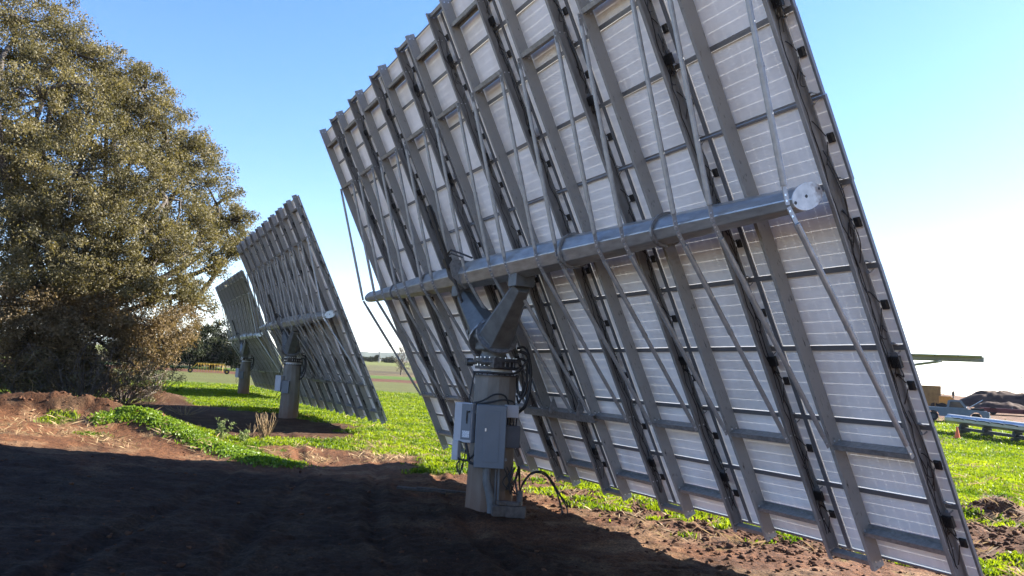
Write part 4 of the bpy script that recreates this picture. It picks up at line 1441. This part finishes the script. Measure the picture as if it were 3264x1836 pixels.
def weed(name, label, px, py, d, h, n, m, seed, spread=0.3, leafy=0, group='weeds along the bank', leaf_size=0.09):
    r = np.random.default_rng(seed)
    b = cam_point(px, py, d)
    z = hz(b[0], b[1])
    root = empty(name, (b[0], b[1], z))
    tag(root, label, 'weed', group)
    V, T = [], []
    mb = MB()
    cents = []
    for i in range(n):
        a = r.random() * 6.283
        k = spread * r.random()
        s0 = (math.cos(a) * k * 0.4, math.sin(a) * k * 0.4, -0.03)
        e = (math.cos(a) * k * 2.2 + r.normal() * 0.06, math.sin(a) * k * 2.2 + r.normal() * 0.06, h * (0.45 + 0.55 * r.random()))
        pts = bend(s0, e, r, 0.06, 4)
        mb.tube(pts, [0.012, 0.010, 0.009, 0.008, 0.006], 4)
        cents += [np.array(p) for p in pts[1:]]
    me = mb.mesh('stalk', m)
    a = me.attributes.new('tone', 'FLOAT', 'POINT')
    a.data.foreach_set('value', r.random(len(me.vertices)).astype(np.float32))
    link('stalk', me, root)
    if leafy:
        foliage('leaf_cluster', np.array(cents), leafy, 0.10, leaf_size, m, r, root)
    return root


weed('dry_weed', 'tall dry brown weed clump in front of the middle tracker post', 668, 1092, 31, 0.95, 46, M['dry'], 301, 0.22)
weed('dry_weed', 'thin dry stalks leaning left of the tall dry weed clump', 632, 1088, 31, 0.7, 9, M['dry'], 302, 0.35)
weed('green_weed', 'pale green leafy weed standing on the grassy bank', 556, 1108, 29, 0.62, 7, M['weed'], 303, 0.10, 9)
weed('green_weed', 'small leafy weed between the pale weed and the dry clump', 612, 1112, 29, 0.45, 6, M['weed'], 304, 0.12, 7)
weed('dry_weed', 'dry brown weeds on the spoil beside the middle tracker shadow', 470, 1000, 44, 0.7, 22, M['dry'], 305, 0.6)
weed('dry_weed', 'dry weeds on the rim of the far spoil ridge', 375, 985, 50, 0.9, 20, M['dry'], 306, 0.5)
weed('dry_weed', 'single long dry stalk leaning at the far left of the spoil', 75, 1035, 35, 1.3, 3, M['dry'], 307, 0.35)
weed('dry_weed', 'short dry tuft on the nearest spoil beside the grass', 110, 1050, 34, 0.5, 14, M['dry'], 308, 0.35)
weed('green_weed', 'tall grass tuft at the left end of the grassy bank', 370, 1062, 34, 0.5, 30, M['grass'], 309, 0.35)


def clover_patch():
    r = np.random.default_rng(55)
    P = []
    cs = [(x, y, 0.20 + 0.03 * k) for k, (x, y) in enumerate([(-15.2, -7.2), (-15.4, -6.5), (-15.0, -5.8), (-14.2, -5.3), (-13.3, -4.9), (-12.4, -4.5), (-11.5, -4.1), (-10.7, -3.7), (-9.9, -3.4), (-9.1, -3.0), (-8.5, -2.7)])]
    for (x, y, s) in cs:
        n = 1300
        P.append(np.stack([x + r.normal(size=n) * s, y + r.normal(size=n) * s * 0.7, r.random(n) * 0.07], 1))
    P = np.vstack(P)
    P[:, 2] += height(P[:, 0], P[:, 1]) + 0.02
    V, F_ = tri_leaves(P, 0, 0.085, r, 0.0, 0.8)
    tone = np.clip(r.random(len(P)) * 0.6 + P[:, 2] * 0.3 + 0.2, 0, 1)
    o = link('clover', np_mesh('clover', V, F_, M['clover'], {'tone': np.repeat(tone, 4)}))
    tag(o, 'bright green clover growing along the earth bank', 'clover', kind='stuff')


clover_patch()

# ------------------------------------------------------------------ small things at the near post
b = FM @ Vector((0.40, -0.70, 0))
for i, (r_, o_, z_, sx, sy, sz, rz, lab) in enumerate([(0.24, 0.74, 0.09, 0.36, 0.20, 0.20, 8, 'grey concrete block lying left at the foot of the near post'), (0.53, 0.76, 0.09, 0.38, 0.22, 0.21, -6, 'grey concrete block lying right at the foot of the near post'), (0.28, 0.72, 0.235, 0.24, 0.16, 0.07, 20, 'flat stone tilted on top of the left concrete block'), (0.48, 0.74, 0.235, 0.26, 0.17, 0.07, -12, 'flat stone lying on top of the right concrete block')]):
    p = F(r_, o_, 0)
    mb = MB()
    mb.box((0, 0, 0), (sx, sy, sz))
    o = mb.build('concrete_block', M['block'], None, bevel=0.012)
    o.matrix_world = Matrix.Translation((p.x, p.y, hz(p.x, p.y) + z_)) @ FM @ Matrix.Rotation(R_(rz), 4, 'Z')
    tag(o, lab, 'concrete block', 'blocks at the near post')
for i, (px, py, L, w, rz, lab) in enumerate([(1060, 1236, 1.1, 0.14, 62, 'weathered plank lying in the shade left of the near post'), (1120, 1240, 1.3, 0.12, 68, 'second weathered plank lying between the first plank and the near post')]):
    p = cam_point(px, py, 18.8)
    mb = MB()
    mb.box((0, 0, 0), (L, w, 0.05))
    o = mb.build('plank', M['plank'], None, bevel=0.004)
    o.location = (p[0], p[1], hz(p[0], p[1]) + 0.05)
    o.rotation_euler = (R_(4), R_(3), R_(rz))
    tag(o, lab, 'plank', 'planks by the near post')

# ------------------------------------------------------------------ right background
tr4 = tracker('solar tracker laid flat, its thin edge showing right of the near array', (-13.85, 26.69, -0.62), rz=0, tilt=math.pi, cols=range(0, 1), group=None, gear=False)
tr4.rotation_euler = (0, 0, math.atan2(0.825, -0.563))
_c = Matrix.Rotation(tr4.rotation_euler.z, 4, 'Z') @ Vector((8.865, 0.15, 0))
tr4.location = (-24.15 - _c.x, 41.8 - _c.y, -0.19)

M['truck'] = mat('blue_grey_truck_paint', (0.11, 0.145, 0.19), 0.35, 0.1, var=0.2, scale=3)
M['glass'] = mat('dark_glass', (0.02, 0.025, 0.03), 0.08)
M['tyre'] = mat('tyre_rubber', (0.015, 0.015, 0.015), 0.85)
M['chrome'] = mat('chrome', (0.7, 0.7, 0.72), 0.2, 0.9)
M['ochre'] = mat('ochre_steel', (0.27, 0.18, 0.05), 0.6, 0.0, c2=(0.16, 0.10, 0.03), scale=2.5)
M['orange'] = mat('orange_machine_paint', (0.65, 0.26, 0.03), 0.5, var=0.25, scale=4)
M['maroon'] = mat('maroon_trailer_paint', (0.14, 0.025, 0.022), 0.55, var=0.3, scale=3)
M['heap'] = mat('dark_spoil', (0.105, 0.066, 0.048), 0.95, c2=(0.045, 0.03, 0.024), scale=1.2, bump=0.6, bscale=5, spec=0.1)
M['trough'] = mat('galvanised_trough', (0.40, 0.44, 0.48), 0.3, 0.8, c2=(0.28, 0.31, 0.33), scale=2, stretch=(0.3, 2, 2))
M['beam'] = mat('dark_beam', (0.05, 0.055, 0.05), 0.7, var=0.3, scale=4)
M['cone'] = mat('cone_orange', (0.75, 0.14, 0.03), 0.5)
M['rake'] = mat('yellow_rake_paint', (0.55, 0.33, 0.03), 0.5, var=0.2, scale=3)


def truck():
    a, b2 = cam_point(2333, 1045, 80), cam_point(2468, 1052, 80)
    ang = math.atan2(b2[1] - a[1], b2[0] - a[0])
    mid = (a + b2) / 2
    z = min(hz(a[0], a[1]), hz(b2[0], b2[1]))
    root = empty('pickup_truck', (mid[0], mid[1], hz(mid[0], mid[1])), ang)
    tag(root, 'blue grey pickup truck with its bonnet raised, parked by the spoil heaps', 'truck')
    def arch(cx, r=0.46, z0=0.42):
        return [(cx - r * math.cos(t), z0 + r * math.sin(t)) for t in [i * math.pi / 8 for i in range(9)]]
    prof = [(-2.65, 0.5), (-2.65, 1.15), (-0.55, 1.15), (-0.55, 1.12), (1.05, 1.12), (2.45, 1.02), (2.6, 0.9), (2.6, 0.45)] + [(x, zz) for x, zz in reversed(arch(1.65))] + [(p[0], p[1]) for p in reversed(arch(-1.55))]
    prof = [(-2.65, 0.45), (-2.65, 1.15), (-0.5, 1.15), (1.05, 1.10), (2.45, 1.0), (2.6, 0.88), (2.6, 0.45)] + arch(1.65)[::-1] + arch(-1.55)[::-1]
    mb = MB()
    n = len(prof)
    mb.prism(prof, -0.92, 0.92, 1)
    mb.build('body', M['truck'], root, bevel=0.0)
    mb = MB()
    cabp = [(-0.55, 1.12), (-0.45, 1.75), (-0.2, 1.84), (0.55, 1.82), (1.05, 1.12)]
    mb.prism(cabp, -0.85, 0.85, 1)
    cb = mb.build('cab', M['truck'], root)
    for s in (-1, 1):
        mb = MB()
        mb.prism([(-0.35, 1.2), (-0.28, 1.68), (0.42, 1.68), (0.80, 1.2)], s * 0.852, s * 0.862, 1)
        mb.build('side_window', M['glass'], cb)
        mb = MB()
        mb.box((0.95, s * 1.02, 1.25), (0.1, 0.18, 0.16))
        mb.build('mirror', M['chrome'], cb, bevel=0.02)
    mb = MB()
    mb.bar((0.60, 0, 1.76), (1.03, 0, 1.17), 1.5, 0.02, 0, (1, 0, 0))
    mb.build('windscreen', M['glass'], cb)
    mb = MB()
    mb.bar((1.08, 0, 1.18), (2.15, 0, 1.93), 1.6, 0.05, 0, (1, 0, 0))
    mb.build('bonnet', M['truck'], root)
    mb = MB()
    mb.box((1.75, 0, 1.12), (1.0, 1.2, 0.18))
    mb.build('engine', M['tyre'], root, bevel=0.03)
    mb = MB()
    mb.box((2.63, 0, 0.55), (0.12, 1.9, 0.2))
    mb.build('bumper', M['chrome'], root, bevel=0.03)
    mb = MB()
    mb.box((2.61, 0, 0.82), (0.04, 1.2, 0.22))
    mb.build('grille', M['chrome'], root)
    for s in (-1, 1):
        for x in (1.65, -1.55):
            mb = MB()
            mb.tube([(x, s * 0.70, 0.38), (x, s * 0.94, 0.38)], 0.38, 18)
            w = mb.build('wheel', M['tyre'], root)
            mb = MB()
            mb.tube([(x, s * 0.94, 0.38), (x, s * 0.955, 0.38)], 0.2, 12)
            mb.build('rim', M['dark_steel'], w)


truck()


def frame_at(px, py, d, px2):
    a, b2 = cam_point(px, py, d), cam_point(px2, py + (px2 - px) * 0.054, d)
    return a, b2, math.atan2(b2[1] - a[1], b2[0] - a[0]), float(np.hypot(*(b2 - a)[:2]))


def grain_bin():
    a, b2, ang, L = frame_at(2290, 968, 96, 2366)
    mid = (a + b2) / 2
    z = hz(mid[0], mid[1])
    h = a[2] - z
    root = empty('steel_bin', (mid[0], mid[1], z), ang)
    tag(root, 'tall ochre steel bin standing behind the pickup', 'bin')
    mb = MB()
    mb.box((0, 1.0, h * 0.62), (L, 2.0, h * 0.76))
    w = mb.build('hopper', M['ochre'], root)
    mb = MB()
    for k in range(7): mb.box((-L / 2 + 0.05 + (L - 0.1) * k / 6, -0.03, h * 0.62), (0.08, 0.06, h * 0.74))
    mb.box((0, -0.03, h * 0.985), (L + 0.05, 0.1, 0.1))
    mb.box((0, -0.03, h * 0.62), (L, 0.06, 0.08))
    mb.build('rib', M['ochre'], w)
    mb = MB()
    mb.box((0, 1.0, h * 0.2), (L, 0.9, 0.15))
    mb.build('chassis', M['beam'], root)
    for x in (-L * 0.3, L * 0.3):
        mb = MB()
        mb.tube([(x, -0.05, 0.5), (x, 0.25, 0.5)], 0.5, 16)
        mb.build('wheel', M['tyre'], root)
    mb = MB()
    for s in (0.03, 0.30): mb.tube([(L / 2 + s, 0.2, 0.4), (L / 2 + s, 0.2, h * 1.0)], 0.02, 5)
    for k in range(8): mb.tube([(L / 2 + 0.03, 0.2, 0.5 + k * 0.4), (L / 2 + 0.30, 0.2, 0.5 + k * 0.4)], 0.015, 4)
    mb.build('ladder', M['galv'], root)


grain_bin()


def orange_machine():
    a, b2, ang, L = frame_at(2362, 996, 92, 2404)
    mid = (a + b2) / 2
    z = hz(mid[0], mid[1])
    h = a[2] - z
    root = empty('orange_machine', (mid[0], mid[1], z), ang)
    tag(root, 'orange machine body standing between the ochre bin and the pickup roof', 'tractor')
    mb = MB()
    mb.prism([(-L / 2, 0.5), (-L / 2, h), (L * 0.2, h), (L * 0.5, h * 0.8), (L * 0.5, 0.5)], -0.5, 0.5, 1)
    mb.build('body', M['orange'], root, bevel=0.04)
    mb = MB()
    mb.tube([(L * 0.36, 0, h * 0.75), (L * 0.36, 0, h + 0.55)], 0.06, 8)
    mb.tube([(L * 0.36, 0, h + 0.1), (L * 0.36, 0, h + 0.45)], 0.13, 8)
    mb.build('exhaust', M['beam'], root)
    for x in (-L * 0.3, L * 0.35):
        mb = MB()
        mb.tube([(x, -0.75, 0.55), (x, -0.5, 0.55)], 0.55, 16)
        mb.build('wheel', M['tyre'], root)


orange_machine()


def heap(label, px, py, d, px2, top_h, seed, depth=4.0):
    a, b2, ang, L = frame_at(px, py, d, px2)
    mid = (a + b2) / 2
    z = hz(mid[0], mid[1])
    n, m_ = 60, 28
    u, v = np.meshgrid(np.linspace(-1, 1, n), np.linspace(-1, 1, m_), indexing='ij')
    prof = np.clip(1 - np.abs(u) ** 3.2, 0, 1) * np.clip(1 - v ** 2, 0, 1) ** 0.8
    x, y = u * L / 2, v * depth
    hh = prof * top_h * (0.62 + 0.75 * fbm(x * 0.35 + seed, y * 0.35, seed, 4)) + prof * (fbm(x * 1.4, y * 1.4, seed + 5, 3) - 0.5) * 0.6
    V = np.stack([x, y, hh - 0.25], -1).reshape(-1, 3)
    i, j = np.meshgrid(np.arange(n - 1), np.arange(m_ - 1), indexing='ij')
    f = np.stack([i * m_ + j, (i + 1) * m_ + j, (i + 1) * m_ + j + 1, i * m_ + j + 1], -1).reshape(-1, 4)
    o = link('dirt_heap', np_mesh('dirt_heap', V, f, M['heap'], smooth=True))
    o.location = (mid[0], mid[1], z)
    o.rotation_euler = (0, 0, ang)
    tag(o, label, 'dirt heap', 'spoil heaps in the yard')


heap('long dark spoil heap filling the skyline behind the maroon trailer', 2395, 1040, 118, 2680, 2.1, 5)
heap('nearer brown spoil heap just right of the pickup bonnet', 2440, 1040, 104, 2600, 1.5, 8, 3.0)


def trailer():
    a, b2, ang, L = frame_at(2464, 1026, 95, 2640)
    mid = (a + b2) / 2
    z = hz(mid[0], mid[1])
    top = a[2] + 0.1
    root = empty('farm_trailer', (mid[0], mid[1], z), ang)
    tag(root, 'long low maroon trailer parked in front of the spoil heaps', 'trailer')
    h = top - z
    mb = MB()
    mb.box((0, 0.8, h * 0.62), (L, 1.8, h * 0.66))
    bd = mb.build('box_body', M['maroon'], root, bevel=0.03)
    mb = MB()
    for k in range(9): mb.box((-L / 2 + 0.1 + (L - 0.2) * k / 8, -0.13, h * 0.62), (0.07, 0.06, h * 0.66))
    mb.build('rib', M['maroon'], bd)
    mb = MB()
    mb.tube([(-L * 0.02, -0.1, h * 0.95), (-L * 0.025, -0.1, h * 1.3)], 0.025, 5)
    mb.build('stake', M['galv'], root)
    for x in (-L * 0.3, L * 0.2):
        mb = MB()
        mb.tube([(x, -0.1, 0.38), (x, 0.15, 0.38)], 0.38, 14)
        mb.build('wheel', M['tyre'], root)


trailer()


def trough():
    """torque tube waiting on the ground on a steel skid"""
    a, b2 = cam_point(2388, 1060, 66), cam_point(2700, 1085, 57)
    ang = math.atan2(b2[1] - a[1], b2[0] - a[0])
    L = float(np.hypot(*(b2 - a)[:2]))
    mid = (a + b2) / 2
    z = hz(mid[0], mid[1])
    za = hz(a[0], a[1])
    root = empty('steel_tube_section', (mid[0], mid[1], z), ang)
    root.rotation_euler = (0, math.atan2(z - hz(b2[0], b2[1]), L / 2) * 0.9, ang)
    tag(root, 'long galvanised steel tube section lying on a skid in the grass', 'steel tube')
    mb = MB()
    prof = [(0.42 * math.cos(R_(22.5 + 45 * k)), 0.84 + 0.30 * math.sin(R_(22.5 + 45 * k))) for k in range(8)]
    mb.prism(prof, -L / 2, L / 2, 0)
    t = mb.build('tube', M['trough'], root, bevel=0.02)
    mb = MB()
    mb.box((0, -0.43, 1.0), (L - 0.3, 0.04, 0.04))
    mb.box((0, 0.0, 1.15), (L + 0.2, 0.2, 0.04))
    mb.build('edge_strip', M['white_steel'], t)
    mb = MB()
    r = random.Random(3)
    for k in range(5):
        x = -L / 2 + 0.8 + k * 1.3
        hose(mb, [(x, -0.38, 1.02), (x + 0.4, -0.43, 0.94 + 0.05 * r.random()), (x + 0.9, -0.43, 0.98), (x + 1.3, -0.4, 0.92)], 0.04, 5)
    mb.build('cable', M['cable'], root)
    mb = MB()
    mb.box((0.3, 0, 0.28), (L - 1.2, 0.22, 0.2))
    mb.build('skid_beam', M['beam'], root)
    for x in (-L * 0.36, -L * 0.15, L * 0.1, L * 0.33):
        mb = MB()
        mb.prism([(-0.3, 0.30), (0.3, 0.30), (0.25, 0.57), (-0.25, 0.57)], x - 0.12, x + 0.12, 0)
        mb.box((x, 0, 0.08), (0.2, 0.8, 0.2))
        mb.build('saddle', M['beam'], root)


trough()


def cone():
    p = cam_point(2408, 1088, 60)
    z = hz(p[0], p[1])
    root = empty('traffic_cone', (p[0], p[1], z))
    tag(root, 'small orange traffic cone in the grass before the steel tube', 'traffic cone')
    mb = MB()
    mb.tube([(0, 0, 0.03), (0, 0, 0.72)], [0.17, 0.035], 14)
    mb.build('cone_body', M['cone'], root)
    mb = MB()
    mb.box((0, 0, 0.02), (0.4, 0.4, 0.04))
    mb.build('cone_base', M['cone'], root, bevel=0.01)


cone()


def mast(label, px, py, py_top, d):
    p, q = cam_point(px, py, d), cam_point(px, py_top, d)
    z = hz(p[0], p[1])
    h = q[2] - z
    root = empty('lattice_mast', (p[0], p[1], z))
    tag(root, label, 'mast')
    mb = MB()
    w = h * 0.06
    for sx in (-1, 1):
        for sy in (-1, 1): mb.tube([(sx * w, sy * w, 0), (sx * w * 0.3, sy * w * 0.3, h)], 0.08, 4)
    for k in range(8):
        t = k / 8
        ww = w * (1 - 0.7 * t)
        mb.tube([(-ww, -ww, h * t), (ww, -ww, h * (t + 0.12))], 0.05, 4)
        mb.tube([(ww, ww, h * t), (-ww, ww, h * (t + 0.12))], 0.05, 4)
    mb.build('lattice', M['galv'], root)
    mb = MB()
    mb.box((0, 0, h * 0.85), (h * 0.2, 0.15, 0.15))
    mb.build('crossarm', M['galv'], root)


mast('thin pale lattice mast on the skyline between two trackers', 953, 915, 884, 420)
mast('faint lattice mast on the skyline at the far right', 2571, 985, 938, 420)


def rake():
    a, b2, ang, L = frame_at(478, 936, 128, 570)
    mid = (a + b2) / 2
    root = empty('hay_rake', (mid[0], mid[1], hz(mid[0], mid[1])), ang)
    tag(root, 'yellow wheeled hay rake frame standing before the far hedge', 'farm machine')
    mb = MB()
    mb.bar((-L * 0.32, 0, 1.45), (L * 0.42, 0, 1.45), 0.12, 0.12)
    mb.bar((-L * 0.32, 0, 1.45), (-L / 2, 0, 0.4), 0.12, 0.12, 0, (0, 1, 0))
    mb.bar((L * 0.42, 0, 1.45), (L / 2, 0, 0.45), 0.14, 0.14, 0, (0, 1, 0))
    mb.bar((-L * 0.30, 0.6, 1.3), (L * 0.42, 0.6, 1.3), 0.1, 0.1)
    for k in range(6): mb.bar((-L * 0.3 + k * L * 0.14, 0, 1.45), (-L * 0.3 + k * L * 0.14, 0.6, 1.3), 0.07, 0.07)
    mb.build('frame', M['rake'], root)
    for k in range(10):
        mb = MB()
        x = -L * 0.3 + k * L * 0.075
        mb.tube([(x, 0.3, 1.4), (x + 0.05, 0.3, 0.6), (x - 0.05, 0.3, 0.25)], 0.035, 4)
        mb.build('tine', M['rake'], root)
    for x in (-L / 2, L / 2):
        mb = MB()
        mb.tube([(x, -0.12, 0.35), (x, 0.12, 0.35)], 0.36, 14)
        w = mb.build('wheel', M['tyre'], root)
        mb = MB()
        mb.tube([(x, -0.14, 0.35), (x, 0.14, 0.35)], 0.15, 10)
        mb.build('rim', M['rake'], w)


rake()


# ------------------------------------------------------------------ air
def haze():
    mb = MB()
    mb.box((0, 0, 98), (19600, 19600, 210))
    m = bpy.data.materials.new('hazy_air')
    m.use_nodes = True
    nt = m.node_tree
    nt.nodes.remove(nt.nodes['Principled BSDF'])
    v = nt.nodes.new('ShaderNodeVolumePrincipled')
    v.inputs['Color'].default_value = (0.92, 0.95, 1.0, 1)
    v.inputs['Density'].default_value = 0.00005
    v.inputs['Anisotropy'].default_value = 0.0
    nt.links.new(v.outputs[0], nt.nodes['Material Output'].inputs['Volume'])
    o = mb.build('haze', m)
    tag(o, 'thin pale haze lying over the fields and far hills', 'haze', kind='stuff')


haze()
